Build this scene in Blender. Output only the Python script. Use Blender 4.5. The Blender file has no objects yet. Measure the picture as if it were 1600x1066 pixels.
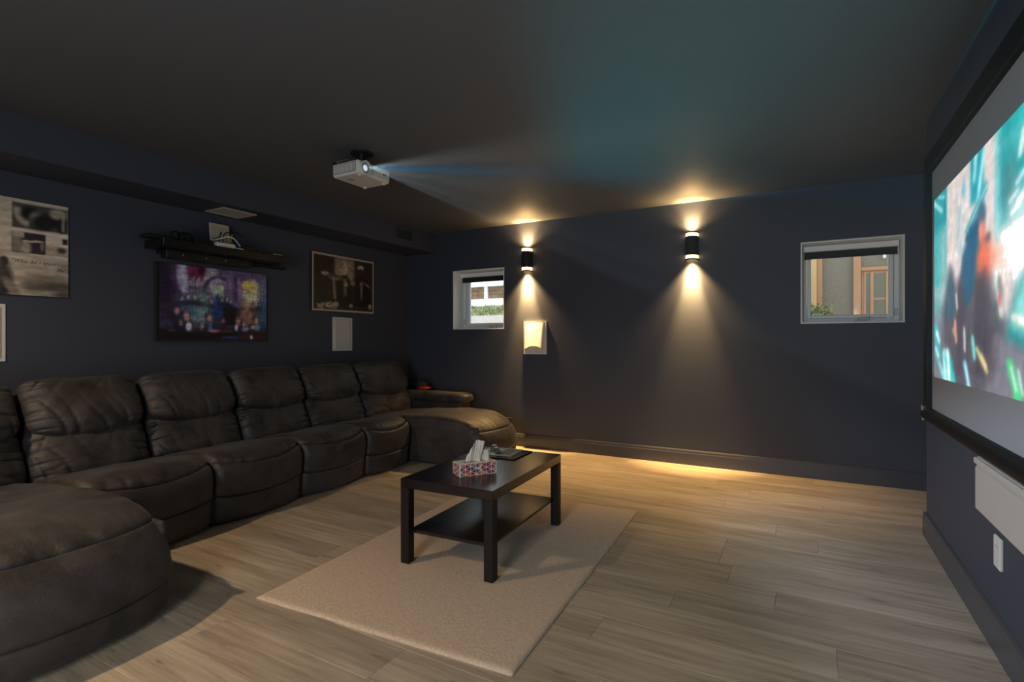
import bpy, bmesh, math, random
import numpy as np
from mathutils import Vector, Matrix, noise as mn

random.seed(7)
PI = math.pi
R = math.radians
scn = bpy.context.scene
COL = scn.collection

# ------------------------------------------------------------------ camera
cam_d = bpy.data.cameras.new('camera')
cam_d.sensor_width = 36.0
cam_d.lens = 821.0 * 36.0 / 1600.0
cam_d.clip_start = 0.02
cam = bpy.data.objects.new('camera', cam_d)
COL.objects.link(cam)
cam.location = (0, 0, 1.1515)
cam.rotation_euler = (R(90), 0, R(29.2616))
scn.camera = cam

# ------------------------------------------------------------------ world
world = bpy.data.worlds.new('daylight')
scn.world = world
world.use_nodes = True
wn = world.node_tree.nodes
wn['Background'].inputs[0].default_value = (0.86, 0.93, 1.0, 1)
wn['Background'].inputs[1].default_value = 2.5

# ------------------------------------------------------------------ view
scn.view_settings.view_transform = 'Standard'
scn.view_settings.look = 'None'
scn.view_settings.gamma = 1.0
scn.view_settings.use_curve_mapping = False
scn.view_settings.exposure = 0.08
try:
    scn.cycles.use_denoising = True
    scn.cycles.max_bounces = 8
    scn.cycles.sample_clamp_indirect = 3.0
    scn.cycles.caustics_reflective = False
    scn.cycles.caustics_refractive = False
except Exception:
    pass

WARM = (1.0, 0.60, 0.23)
POT_WARM = (1.0, 0.72, 0.45)
FILL_COOL = (0.86, 0.93, 1.0)
SCONCE_DOWN = 520.0
SCONCE_UP = 65.0
SCONCE_WIDE = 180.0
SCONCE_GLOW = 16.0
POT_A = 48.0
POT_FILL = 12.0
FILL_POWER = 58.0
PICTURE_GAIN = 1.15
BEAM_POWER = 760.0
BEAM_DENSITY = 0.016
STRAY_POWER = 205.0

# unseen area light added behind the viewer as a soft fill for the room
hl = bpy.data.lights.new('rear_fill_light', 'AREA'); hl.shape = 'RECTANGLE'; hl.size = .9; hl.size_y = 1.9
hl.energy = FILL_POWER; hl.color = FILL_COOL
hlo = bpy.data.objects.new('rear_fill_light', hl); COL.objects.link(hlo)
hlo.location = (-.65, -1.58, 1.05); hlo.rotation_euler = (R(90), 0, 0)

H = 2.44
YF = 5.07          # far wall face
XL = -4.333        # sofa wall face
XR = 0.62          # screen wall face
YE = 3.91          # end of the screen wall
YB = -1.6          # rear wall face
XP = 1.9           # side of the passage behind the screen wall


def s2l(c):
    return tuple((v / 12.92 if v <= 0.04045 else ((v + 0.055) / 1.055) ** 2.4) for v in c)


def rgb(r, g, b):
    return s2l((r / 255., g / 255., b / 255.))


# ------------------------------------------------------------------ helpers
def link(o, parent=None):
    COL.objects.link(o)
    if parent is not None:
        o.parent = parent
    return o


def obj(name, bm, m=None, parent=None, smooth=False, loc=None):
    me = bpy.data.meshes.new(name)
    bmesh.ops.recalc_face_normals(bm, faces=bm.faces)
    bm.to_mesh(me)
    bm.free()
    if smooth:
        me.polygons.foreach_set('use_smooth', [True] * len(me.polygons))
    o = bpy.data.objects.new(name, me)
    if m:
        me.materials.append(m)
    if loc is not None:
        o.location = loc
    return link(o, parent)


def tag(o, label=None, cat=None, group=None, kind=None):
    if label: o['label'] = label
    if cat: o['category'] = cat
    if group: o['group'] = group
    if kind: o['kind'] = kind
    return o


def empty(name, loc=(0, 0, 0), rz=0.0, parent=None):
    o = bpy.data.objects.new(name, None)
    o.empty_display_size = 0.05
    o.location = loc
    o.rotation_euler = (0, 0, rz)
    return link(o, parent)


def add_box(bm, x0, x1, y0, y1, z0, z1, bev=0.0, seg=1, mtx=None):
    r = bmesh.ops.create_cube(bm, size=1.0)
    vs = r['verts']
    for v in vs:
        v.co = Vector((x0 + (v.co.x + .5) * (x1 - x0), y0 + (v.co.y + .5) * (y1 - y0), z0 + (v.co.z + .5) * (z1 - z0)))
    if bev > 0:
        es = list({e for v in vs for e in v.link_edges})
        r2 = bmesh.ops.bevel(bm, geom=es, offset=bev, segments=seg, profile=0.5, affect='EDGES')
        vs = list({v for v in r2['verts']} | {v for v in vs if v.is_valid})
    if mtx is not None:
        for v in vs:
            v.co = mtx @ v.co
    return vs


def box(name, x0, x1, y0, y1, z0, z1, m, parent=None, bev=0.0, seg=1, mtx=None):
    bm = bmesh.new()
    add_box(bm, x0, x1, y0, y1, z0, z1, bev, seg, mtx)
    return obj(name, bm, m, parent)


def add_cyl(bm, p0, p1, r0, r1=None, seg=20, cap=True):
    p0 = Vector(p0); p1 = Vector(p1)
    if r1 is None: r1 = r0
    d = (p1 - p0)
    q = Vector((0, 0, 1)).rotation_difference(d.normalized()).to_matrix().to_4x4()
    mtx = Matrix.Translation((p0 + p1) / 2) @ q
    r = bmesh.ops.create_cone(bm, cap_ends=cap, segments=seg, radius1=r0, radius2=r1, depth=d.length, matrix=mtx)
    return r['verts']


def add_ring(bm, c, axis, r_out, r_in, depth, seg=28):
    """a flat hollow ring along axis, starting at c"""
    q = Vector((0, 0, 1)).rotation_difference(Vector(axis).normalized()).to_matrix()
    c = Vector(c)
    loops = []
    for (r, z) in ((r_out, 0), (r_out, depth), (r_in, depth), (r_in, 0)):
        loops.append([bm.verts.new(c + q @ Vector((r * math.cos(2 * PI * i / seg), r * math.sin(2 * PI * i / seg), z))) for i in range(seg)])
    for k in range(4):
        a, b = loops[k], loops[(k + 1) % 4]
        for i in range(seg):
            j = (i + 1) % seg
            bm.faces.new((a[i], a[j], b[j], b[i]))


def add_tube(bm, pts, r, seg=8):
    pts = [Vector(p) for p in pts]
    rings = []
    for i, p in enumerate(pts):
        t = (pts[min(i + 1, len(pts) - 1)] - pts[max(i - 1, 0)]).normalized()
        up = Vector((0, 0, 1)) if abs(t.z) < .9 else Vector((1, 0, 0))
        a = t.cross(up).normalized(); b = t.cross(a).normalized()
        rings.append([bm.verts.new(p + r * (math.cos(2 * PI * k / seg) * a + math.sin(2 * PI * k / seg) * b)) for k in range(seg)])
    for i in range(len(rings) - 1):
        for k in range(seg):
            bm.faces.new((rings[i][k], rings[i][(k + 1) % seg], rings[i + 1][(k + 1) % seg], rings[i + 1][k]))
    bm.faces.new(rings[0]); bm.faces.new(rings[-1])


def spline(pts, n):
    """Catmull-Rom through pts, n samples per span"""
    P = [Vector(p) for p in pts]
    P = [2 * P[0] - P[1]] + P + [2 * P[-1] - P[-2]]
    out = []
    for i in range(1, len(P) - 2):
        for k in range(n):
            t = k / n
            out.append(0.5 * ((2 * P[i]) + (P[i + 1] - P[i - 1]) * t + (2 * P[i - 1] - 5 * P[i] + 4 * P[i + 1] - P[i + 2]) * t * t + (3 * P[i] - P[i - 1] - 3 * P[i + 1] + P[i + 2]) * t ** 3))
    out.append(P[-2])
    return out


def add_prism(bm, outline, z0, z1):
    a = [bm.verts.new((x, y, z0)) for x, y in outline]
    b = [bm.verts.new((x, y, z1)) for x, y in outline]
    n = len(outline)
    for i in range(n):
        j = (i + 1) % n
        bm.faces.new((a[i], a[j], b[j], b[i]))
    bm.faces.new(a); bm.faces.new(b)


# ------------------------------------------------------------------ materials
def new_mat(name):
    m = bpy.data.materials.new(name)
    m.use_nodes = True
    nt = m.node_tree
    return m, nt, nt.nodes['Principled BSDF']


def mat(name, c, rough=.5, metal=0.0, spec=.5, var=0.0, scale=20.0, bump=0.0, bscale=200.0, sheen=0.0, emit=None, estr=0.0, coat=0.0):
    m, nt, p = new_mat(name)
    N, L = nt.nodes, nt.links
    p.inputs['Base Color'].default_value = (*c, 1)
    p.inputs['Roughness'].default_value = rough
    p.inputs['Metallic'].default_value = metal
    p.inputs['Specular IOR Level'].default_value = spec
    p.inputs['Sheen Weight'].default_value = sheen
    p.inputs['Coat Weight'].default_value = coat
    if emit:
        p.inputs['Emission Color'].default_value = (*emit, 1)
        p.inputs['Emission Strength'].default_value = estr
    tc = N.new('ShaderNodeTexCoord')
    if var > 0:
        nz = N.new('ShaderNodeTexNoise'); nz.inputs['Scale'].default_value = scale; nz.inputs['Detail'].default_value = 5
        cr = N.new('ShaderNodeValToRGB')
        cr.color_ramp.elements[0].position = .3; cr.color_ramp.elements[1].position = .7
        cr.color_ramp.elements[0].color = (*[v * (1 - var) for v in c], 1)
        cr.color_ramp.elements[1].color = (*[min(1, v * (1 + var)) for v in c], 1)
        L.new(tc.outputs['Object'], nz.inputs['Vector']); L.new(nz.outputs['Fac'], cr.inputs[0]); L.new(cr.outputs[0], p.inputs['Base Color'])
    if bump > 0:
        nb = N.new('ShaderNodeTexNoise'); nb.inputs['Scale'].default_value = bscale; nb.inputs['Detail'].default_value = 3
        bp = N.new('ShaderNodeBump'); bp.inputs['Strength'].default_value = bump; bp.inputs['Distance'].default_value = .002
        L.new(tc.outputs['Object'], nb.inputs['Vector']); L.new(nb.outputs['Fac'], bp.inputs['Height']); L.new(bp.outputs[0], p.inputs['Normal'])
    return m


def attr_mat(name, rough=.5, spec=.4, emit=0.0):
    m, nt, p = new_mat(name)
    a = nt.nodes.new('ShaderNodeVertexColor'); a.layer_name = 'Col'
    p.inputs['Roughness'].default_value = rough
    p.inputs['Specular IOR Level'].default_value = spec
    if emit > 0:
        p.inputs['Base Color'].default_value = (.02, .02, .02, 1)
        nt.links.new(a.outputs[0], p.inputs['Emission Color'])
        p.inputs['Emission Strength'].default_value = emit
    else:
        nt.links.new(a.outputs[0], p.inputs['Base Color'])
    return m


def plank_mat():
    m, nt, p = new_mat('oak_plank')
    N, L = nt.nodes, nt.links
    tc = N.new('ShaderNodeTexCoord'); oi = N.new('ShaderNodeObjectInfo')
    mul = N.new('ShaderNodeVectorMath'); mul.operation = 'SCALE'; mul.inputs[0].default_value = (31, 17, 5)
    L.new(oi.outputs['Random'], mul.inputs['Scale'])
    add = N.new('ShaderNodeVectorMath'); add.operation = 'ADD'
    L.new(tc.outputs['Object'], add.inputs[0]); L.new(mul.outputs[0], add.inputs[1])
    mp = N.new('ShaderNodeMapping'); mp.inputs['Scale'].default_value = (1.6, 26, 1)
    L.new(add.outputs[0], mp.inputs['Vector'])
    g = N.new('ShaderNodeTexNoise'); g.inputs['Scale'].default_value = 1.6; g.inputs['Detail'].default_value = 8; g.inputs['Roughness'].default_value = .62; g.inputs['Distortion'].default_value = .5
    L.new(mp.outputs[0], g.inputs['Vector'])
    cr = N.new('ShaderNodeValToRGB')
    e = cr.color_ramp.elements
    e[0].position = .25; e[0].color = (*rgb(150, 135, 116), 1)
    e[1].position = .72; e[1].color = (*rgb(198, 184, 164), 1)
    L.new(g.outputs['Fac'], cr.inputs[0])
    # broad cathedral bands
    mp2 = N.new('ShaderNodeMapping'); mp2.inputs['Scale'].default_value = (1.1, 7, 1)
    L.new(add.outputs[0], mp2.inputs['Vector'])
    g2 = N.new('ShaderNodeTexNoise'); g2.inputs['Scale'].default_value = 1.3; g2.inputs['Detail'].default_value = 3
    L.new(mp2.outputs[0], g2.inputs['Vector'])
    r2 = N.new('ShaderNodeMapRange'); r2.inputs[1].default_value = .3; r2.inputs[2].default_value = .7; r2.inputs[3].default_value = .80; r2.inputs[4].default_value = 1.1
    L.new(g2.outputs['Fac'], r2.inputs[0])
    # knots
    mp3 = N.new('ShaderNodeMapping'); mp3.inputs['Scale'].default_value = (2.2, 9.0, 1)
    L.new(add.outputs[0], mp3.inputs['Vector'])
    k = N.new('ShaderNodeTexNoise'); k.inputs['Scale'].default_value = 2.6; k.inputs['Detail'].default_value = 2
    L.new(mp3.outputs[0], k.inputs['Vector'])
    r3 = N.new('ShaderNodeMapRange'); r3.inputs[1].default_value = .68; r3.inputs[2].default_value = .80; r3.inputs[3].default_value = 1.0; r3.inputs[4].default_value = .5
    L.new(k.outputs['Fac'], r3.inputs[0])
    rr = N.new('ShaderNodeMapRange'); rr.inputs[3].default_value = .86; rr.inputs[4].default_value = 1.08
    L.new(oi.outputs['Random'], rr.inputs[0])
    m1 = N.new('ShaderNodeMath'); m1.operation = 'MULTIPLY'; L.new(r2.outputs[0], m1.inputs[0]); L.new(r3.outputs[0], m1.inputs[1])
    m2 = N.new('ShaderNodeMath'); m2.operation = 'MULTIPLY'; L.new(m1.outputs[0], m2.inputs[0]); L.new(rr.outputs[0], m2.inputs[1])
    sc = N.new('ShaderNodeVectorMath'); sc.operation = 'SCALE'; L.new(cr.outputs[0], sc.inputs[0]); L.new(m2.outputs[0], sc.inputs['Scale'])
    L.new(sc.outputs[0], p.inputs['Base Color'])
    p.inputs['Roughness'].default_value = .42
    p.inputs['Specular IOR Level'].default_value = .35
    bp = N.new('ShaderNodeBump'); bp.inputs['Strength'].default_value = .12; bp.inputs['Distance'].default_value = .001
    L.new(g.outputs['Fac'], bp.inputs['Height']); L.new(bp.outputs[0], p.inputs['Normal'])
    return m


def suede_mat():
    m, nt, p = new_mat('brown_suede')
    N, L = nt.nodes, nt.links
    tc = N.new('ShaderNodeTexCoord')
    n1 = N.new('ShaderNodeTexNoise'); n1.inputs['Scale'].default_value = 4.5; n1.inputs['Detail'].default_value = 7; n1.inputs['Roughness'].default_value = .65; n1.inputs['Distortion'].default_value = .6
    L.new(tc.outputs['Object'], n1.inputs['Vector'])
    cr = N.new('ShaderNodeValToRGB'); e = cr.color_ramp.elements
    e[0].position = .32; e[0].color = (.010, .0088, .0084, 1)
    e[1].position = .7; e[1].color = (.055, .046, .043, 1)
    L.new(n1.outputs['Fac'], cr.inputs[0]); L.new(cr.outputs[0], p.inputs['Base Color'])
    n2 = N.new('ShaderNodeTexNoise'); n2.inputs['Scale'].default_value = 60; n2.inputs['Detail'].default_value = 5
    L.new(tc.outputs['Object'], n2.inputs['Vector'])
    rr = N.new('ShaderNodeMapRange'); rr.inputs[3].default_value = .42; rr.inputs[4].default_value = .72
    L.new(n1.outputs['Fac'], rr.inputs[0]); L.new(rr.outputs[0], p.inputs['Roughness'])
    bp = N.new('ShaderNodeBump'); bp.inputs['Strength'].default_value = .35; bp.inputs['Distance'].default_value = .002
    L.new(n2.outputs['Fac'], bp.inputs['Height']); L.new(bp.outputs[0], p.inputs['Normal'])
    vo = N.new('ShaderNodeTexNoise'); vo.inputs['Scale'].default_value = 14; vo.inputs['Detail'].default_value = 9; vo.inputs['Roughness'].default_value = .7; vo.inputs['Distortion'].default_value = 1.2
    L.new(tc.outputs['Object'], vo.inputs['Vector'])
    bp2 = N.new('ShaderNodeBump'); bp2.inputs['Strength'].default_value = .45; bp2.inputs['Distance'].default_value = .008
    L.new(vo.outputs['Fac'], bp2.inputs['Height']); L.new(bp.outputs[0], bp2.inputs['Normal']); L.new(bp2.outputs[0], p.inputs['Normal'])
    p.inputs['Specular IOR Level'].default_value = .5
    p.inputs['Sheen Weight'].default_value = .08
    p.inputs['Sheen Roughness'].default_value = .4
    return m


def glass_mat():
    m = bpy.data.materials.new('window_glass'); m.use_nodes = True
    nt = m.node_tree; N, L = nt.nodes, nt.links
    N.remove(N['Principled BSDF'])
    out = N['Material Output']
    t = N.new('ShaderNodeBsdfTransparent'); t.inputs[0].default_value = (.93, .95, .94, 1)
    g = N.new('ShaderNodeBsdfGlossy'); g.inputs['Roughness'].default_value = .03
    f = N.new('ShaderNodeFresnel'); f.inputs[0].default_value = 1.45
    mx = N.new('ShaderNodeMixShader')
    L.new(f.outputs[0], mx.inputs[0]); L.new(t.outputs[0], mx.inputs[1]); L.new(g.outputs[0], mx.inputs[2])
    # a little dust on the pane
    d = N.new('ShaderNodeBsdfDiffuse'); d.inputs[0].default_value = (.8, .78, .72, 1)
    nz = N.new('ShaderNodeTexNoise'); nz.inputs['Scale'].default_value = 60; nz.inputs['Detail'].default_value = 6
    rr = N.new('ShaderNodeMapRange'); rr.inputs[1].default_value = .4; rr.inputs[2].default_value = .7; rr.inputs[3].default_value = .05; rr.inputs[4].default_value = .16
    L.new(nz.outputs['Fac'], rr.inputs[0])
    mx2 = N.new('ShaderNodeMixShader'); L.new(rr.outputs[0], mx2.inputs[0]); L.new(mx.outputs[0], mx2.inputs[1]); L.new(d.outputs[0], mx2.inputs[2])
    L.new(mx2.outputs[0], out.inputs[0])
    return m


M = {}
M['wall'] = mat('navy_wall_paint', (.052, .059, .081), .6, spec=.3, bump=.15, bscale=320)
M['ceiling'] = mat('charcoal_ceiling_paint', (.100, .108, .118), .6, spec=.3, bump=.1, bscale=320)
M['trim'] = mat('navy_trim_paint', (.055, .058, .075), .3, spec=.5)
M['sub'] = mat('subfloor', (.05, .04, .03), .9)
M['plank'] = plank_mat()
M['suede'] = suede_mat()
M['glass'] = glass_mat()
M['vinyl'] = mat('white_vinyl', (.86, .88, .88), .4)
M['reveal'] = mat('pale_reveal_paint', (.88, .92, .91), .6)
M['blindbar'] = mat('blind_cassette', (.88, .88, .87), .4)
M['blind'] = mat('black_blind', (.015, .015, .015), .8)
M['metal'] = mat('brushed_metal', (.6, .58, .54), .32, metal=1.0)
M['black'] = mat('black_plastic', (.010, .010, .011), .4)
M['blackmatt'] = mat('matt_black', (.012, .011, .011), .75)
M['velvet'] = mat('black_velvet', (.003, .0045, .006), .55, sheen=0.0, spec=.2)
M['screen'] = mat('screen_fabric', (.36, .36, .38), .9, spec=.1)
M['white'] = mat('white_plastic', (.66, .65, .62), .42)
M['grille'] = mat('speaker_grille', (.60, .58, .53), .75, bump=.5, bscale=700)
M['cream'] = mat('cream_panel', (.52, .47, .42), .6)
M['wood'] = mat('black_brown_wood', (.012, .0095, .009), .26, spec=.5, var=.35, scale=9, bump=.25, bscale=60)
M['woodedge'] = mat('black_brown_edge', (.009, .007, .0065), .5, spec=.3)
M['rug'] = mat('beige_pile', rgb(196, 174, 150), .95, spec=.05, var=.16, scale=90, bump=1.0, bscale=170, sheen=.2)
M['card'] = mat('card_white', (.74, .71, .65), .7)
M['tissue'] = mat('tissue_paper', (.62, .55, .48), .95, spec=.1)
M['vent'] = mat('vent_metal', (.42, .38, .33), .5)
M['darkvent'] = mat('dark_vent', (.02, .035, .04), .6)
M['lampglow'] = mat('lamp_diffuser', (.8, .7, .5), .4, emit=WARM, estr=SCONCE_GLOW)
M['lens'] = mat('projector_lens', (.1, .1, .1), .1, emit=(.75, .86, 1.0), estr=.75)
M['red'] = mat('red_cloth', (.45, .015, .02), .8)
M['board'] = mat('poster_board_edge', (.02, .02, .022), .6)
M['yellow'] = mat('yellow_cable', (.45, .30, .05), .5)

# ------------------------------------------------------------------ painted prints: numpy canvases turned into coloured grids


class Canvas:
    def __init__(s, w, h, c):
        s.w, s.h = w, h
        s.a = np.zeros((h, w, 3)); s.a[:] = [v / 255. for v in c]
        yy, xx = np.mgrid[0:h, 0:w]
        s.u = xx / (w - 1.0); s.v = yy / (h - 1.0)      # v = 0 at the bottom

    def mix(s, mask, c, op=1.0):
        k = (np.clip(mask, 0, 1) * op)[..., None]
        s.a = s.a * (1 - k) + np.array([v / 255. for v in c]) * k

    def ell(s, cx, cy, rx, ry, c, soft=.3, op=1.0, rot=0.0):
        du, dv = s.u - cx, s.v - cy
        cr, sr = math.cos(rot), math.sin(rot)
        x = (du * cr + dv * sr) / rx; y = (-du * sr + dv * cr) / ry
        d = np.sqrt(x * x + y * y)
        s.mix((1 - d) / max(soft, 1e-3) + .5, c, op)

    def rect(s, u0, v0, u1, v1, c, soft=.004, op=1.0):
        m = np.minimum(np.minimum(s.u - u0, u1 - s.u), np.minimum(s.v - v0, v1 - s.v))
        s.mix(m / soft + .5, c, op)

    def line(s, u0, v0, u1, v1, w, c, soft=.5, op=1.0, asp=1.0):
        dx, dy = (u1 - u0) * asp, v1 - v0
        L2 = dx * dx + dy * dy + 1e-9
        px, py = (s.u - u0) * asp, s.v - v0
        t = np.clip((px * dx + py * dy) / L2, 0, 1)
        d = np.sqrt((px - t * dx) ** 2 + (py - t * dy) ** 2)
        s.mix((1 - d / w) / soft + .5, c, op)

    def poly(s, pts, c, soft=.01, op=1.0):
        inside = np.zeros_like(s.u, dtype=bool)
        dist = np.full_like(s.u, 9.0)
        n = len(pts)
        for i in range(n):
            x0, y0 = pts[i]; x1, y1 = pts[(i + 1) % n]
            cond = ((y0 > s.v) != (y1 > s.v))
            xi = (x1 - x0) * (s.v - y0) / ((y1 - y0) if abs(y1 - y0) > 1e-9 else 1e-9) + x0
            inside ^= cond & (s.u < xi)
            dx, dy = x1 - x0, y1 - y0
            t = np.clip(((s.u - x0) * dx + (s.v - y0) * dy) / (dx * dx + dy * dy + 1e-9), 0, 1)
            dist = np.minimum(dist, np.hypot(s.u - x0 - t * dx, s.v - y0 - t * dy))
        sd = np.where(inside, dist, -dist)
        s.mix(sd / soft + .5, c, op)

    def noise(s, fu, fv, amp, seed=0):
        rng = np.random.RandomState(seed)
        gw, gh = max(2, int(fu) + 2), max(2, int(fv) + 2)
        g = rng.rand(gh, gw)
        x = s.u * (gw - 1.001); y = s.v * (gh - 1.001)
        i = x.astype(int); j = y.astype(int); fx = x - i; fy = y - j
        fx = fx * fx * (3 - 2 * fx); fy = fy * fy * (3 - 2 * fy)
        n = (g[j, i] * (1 - fx) + g[j, i + 1] * fx) * (1 - fy) + (g[j + 1, i] * (1 - fx) + g[j + 1, i + 1] * fx) * fy
        s.a = np.clip(s.a * (1 + amp * (n - .5)[..., None] * 2), 0, 1)


def _blur(s, r, mix=1.0):
    a = s.a.copy()
    for ax in (0, 1):
        for _ in range(2):
            acc = np.zeros_like(a)
            for k in range(-r, r + 1):
                idx = np.clip(np.arange(a.shape[ax]) + k, 0, a.shape[ax] - 1)
                acc += np.take(a, idx, axis=ax)
            a = acc / (2 * r + 1)
    s.a = s.a * (1 - mix) + a * mix


Canvas.blur = _blur


def print_mesh(name, cv, origin, du, dv, m, parent=None):
    """coloured grid: origin = lower left corner, du / dv = full edge vectors"""
    w, h = cv.w, cv.h
    o = np.array(origin); a = np.array(du); b = np.array(dv)
    P = o + cv.u[..., None] * a + cv.v[..., None] * b
    verts = P.reshape(-1, 3)
    idx = np.arange(w * h).reshape(h, w)
    f = np.stack([idx[:-1, :-1], idx[:-1, 1:], idx[1:, 1:], idx[1:, :-1]], -1).reshape(-1, 4)
    me = bpy.data.meshes.new(name)
    me.from_pydata(verts.tolist(), [], f.tolist())
    ca = me.color_attributes.new('Col', 'FLOAT_COLOR', 'POINT')
    c = cv.a.reshape(-1, 3)
    lin = np.where(c <= .04045, c / 12.92, ((c + .055) / 1.055) ** 2.4)
    ca.data.foreach_set('color', np.concatenate([lin, np.ones((len(lin), 1))], 1).ravel().astype(np.float32))
    me.materials.append(m)
    ob = bpy.data.objects.new(name, me)
    return link(ob, parent)


# ================================================================== THE ROOM
def wall_holes(name, x0, x1, y0, y1, holes, m, parent=None):
    """wall along x with rectangular openings (hx0, hx1, hz0, hz1)"""
    bm = bmesh.new()
    xs = sorted({x0, x1} | {h[0] for h in holes} | {h[1] for h in holes})
    for a, b in zip(xs[:-1], xs[1:]):
        hs = [h for h in holes if h[0] <= a and h[1] >= b]
        if not hs:
            add_box(bm, a, b, y0, y1, 0 - .1, H + .1)
        else:
            add_box(bm, a, b, y0, y1, -.1, hs[0][2])
            add_box(bm, a, b, y0, y1, hs[0][3], H + .1)
    bmesh.ops.remove_doubles(bm, verts=bm.verts, dist=1e-5)
    return obj(name, bm, m, parent)


W1 = (-3.64, -2.94, 1.287, 1.975)
W2 = (-.043, .670, 1.297, 1.984)

floor = box('floor', XL - .3, XP + .1, YB - .1, YF + .05, -.10, -.013, M['sub'])
tag(floor, 'pale oak plank floor of the media room', kind='structure')
ceil = box('ceiling', XL - .3, XP + .1, YB - .1, YF + .35, H, H + .12, M['ceiling'])
tag(ceil, 'plain charcoal painted ceiling', kind='structure')
far = wall_holes('wall_far', XL - .3, XP + .1, YF, YF + .33, [W1, W2], M['wall'])
tag(far, 'dark navy far wall with two small windows and two wall lamps', kind='structure')
o = box('wall_left', XL - .3, XL, YB - .1, YF, -.1, H, M['wall']); tag(o, 'dark navy wall behind the sofa hung with posters', kind='structure')
o = box('wall_right', XR, XR + .14, YB, YE, -.0, H, M['wall']); tag(o, 'dark navy wall carrying the projection screen', kind='structure')
o = box('wall_rear', XL, XP, YB - .1, YB, -.1, H, M['wall']); tag(o, 'dark navy rear wall behind the viewer', kind='structure')
o = box('wall_passage', XP, XP + .1, YB, YF, -.1, H, M['wall']); tag(o, 'dark navy wall closing the passage behind the screen wall', kind='structure')
o = box('trim_1', XL, -3.905, YB, YF, 2.208, H, M['wall']); tag(o, 'boxed navy soffit along the ceiling over the sofa wall', kind='structure')


def baseboard(name, pts_fn, length, label):
    """moulded profile: d = depth from the wall, z"""
    prof = [(0, 0), (.016, 0), (.016, .105), (.012, .115), (.012, .128), (.006, .138), (0, .140)]
    bm = bmesh.new()
    a = [bm.verts.new(pts_fn(0, d, z)) for d, z in prof]
    b = [bm.verts.new(pts_fn(length, d, z)) for d, z in prof]
    n = len(prof)
    for i in range(n):
        j = (i + 1) % n
        bm.faces.new((a[i], a[j], b[j], b[i]))
    bm.faces.new(a); bm.faces.new(b)
    return tag(obj(name, bm, M['trim']), label, kind='structure')


baseboard('baseboard_far', lambda s, d, z: (XL + s, YF - d, z), XP - XL, 'navy moulded baseboard along the far wall')
baseboard('baseboard_right', lambda s, d, z: (XR - d, YB + s, z), YE + .012 - YB, 'navy moulded baseboard along the screen wall')
baseboard('baseboard_left', lambda s, d, z: (XL + d, YB + s, z), YF - YB - .02, 'navy moulded baseboard behind the sofa')
baseboard('baseboard_end', lambda s, d, z: (XR - .016 + s, YE + d, z), .156, 'short navy baseboard round the end of the screen wall')

# ---------------- floor planks
pitch = .197
mesh_cache = {}


def plank_mesh(L):
    k = round(L, 3)
    if k in mesh_cache: return mesh_cache[k]
    g = .0003; bev = .0012; w = pitch / 2 - g; l = k / 2 - g
    v = [(-l, -w, -.012), (l, -w, -.012), (l, w, -.012), (-l, w, -.012),
         (-l, -w, -bev), (l, -w, -bev), (l, w, -bev), (-l, w, -bev),
         (-l + bev, -w + bev, 0), (l - bev, -w + bev, 0), (l - bev, w - bev, 0), (-l + bev, w - bev, 0)]
    f = [(8, 9, 10, 11)]
    for b0, t0 in ((0, 4), (4, 8)):
        for i in range(4):
            f.append((b0 + i, b0 + (i + 1) % 4, t0 + (i + 1) % 4, t0 + i))
    me = bpy.data.meshes.new('plank'); me.from_pydata(v, [], f); me.materials.append(M['plank'])
    mesh_cache[k] = me
    return me


fixed = {2.108: .097, 2.305: -.52, 2.699: -.33, 3.29: .057, 3.093: -.40, 2.502: -.12, 3.487: -.16, 3.684: -.9}
PL = 1.54
y = 2.108 - pitch * 19
rows = []
while y < YF - .02:
    rows.append(y); y += pitch
rx = random.Random(3)
for y0 in rows:
    jx = None
    for k, v in fixed.items():
        if abs(k - y0) < .02: jx = v
    if jx is None: jx = rx.uniform(-PL, 0)
    x = jx - PL * 4
    while x < XP:
        a, b = max(x, XL - .01), min(x + PL, XP + .01)
        y1 = y0 + pitch
        if b - a > .05:
            po = bpy.data.objects.new('plank', plank_mesh(b - a))
            po.location = ((a + b) / 2, y0 + pitch / 2, 0)
            link(po, floor)
        x += PL


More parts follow.
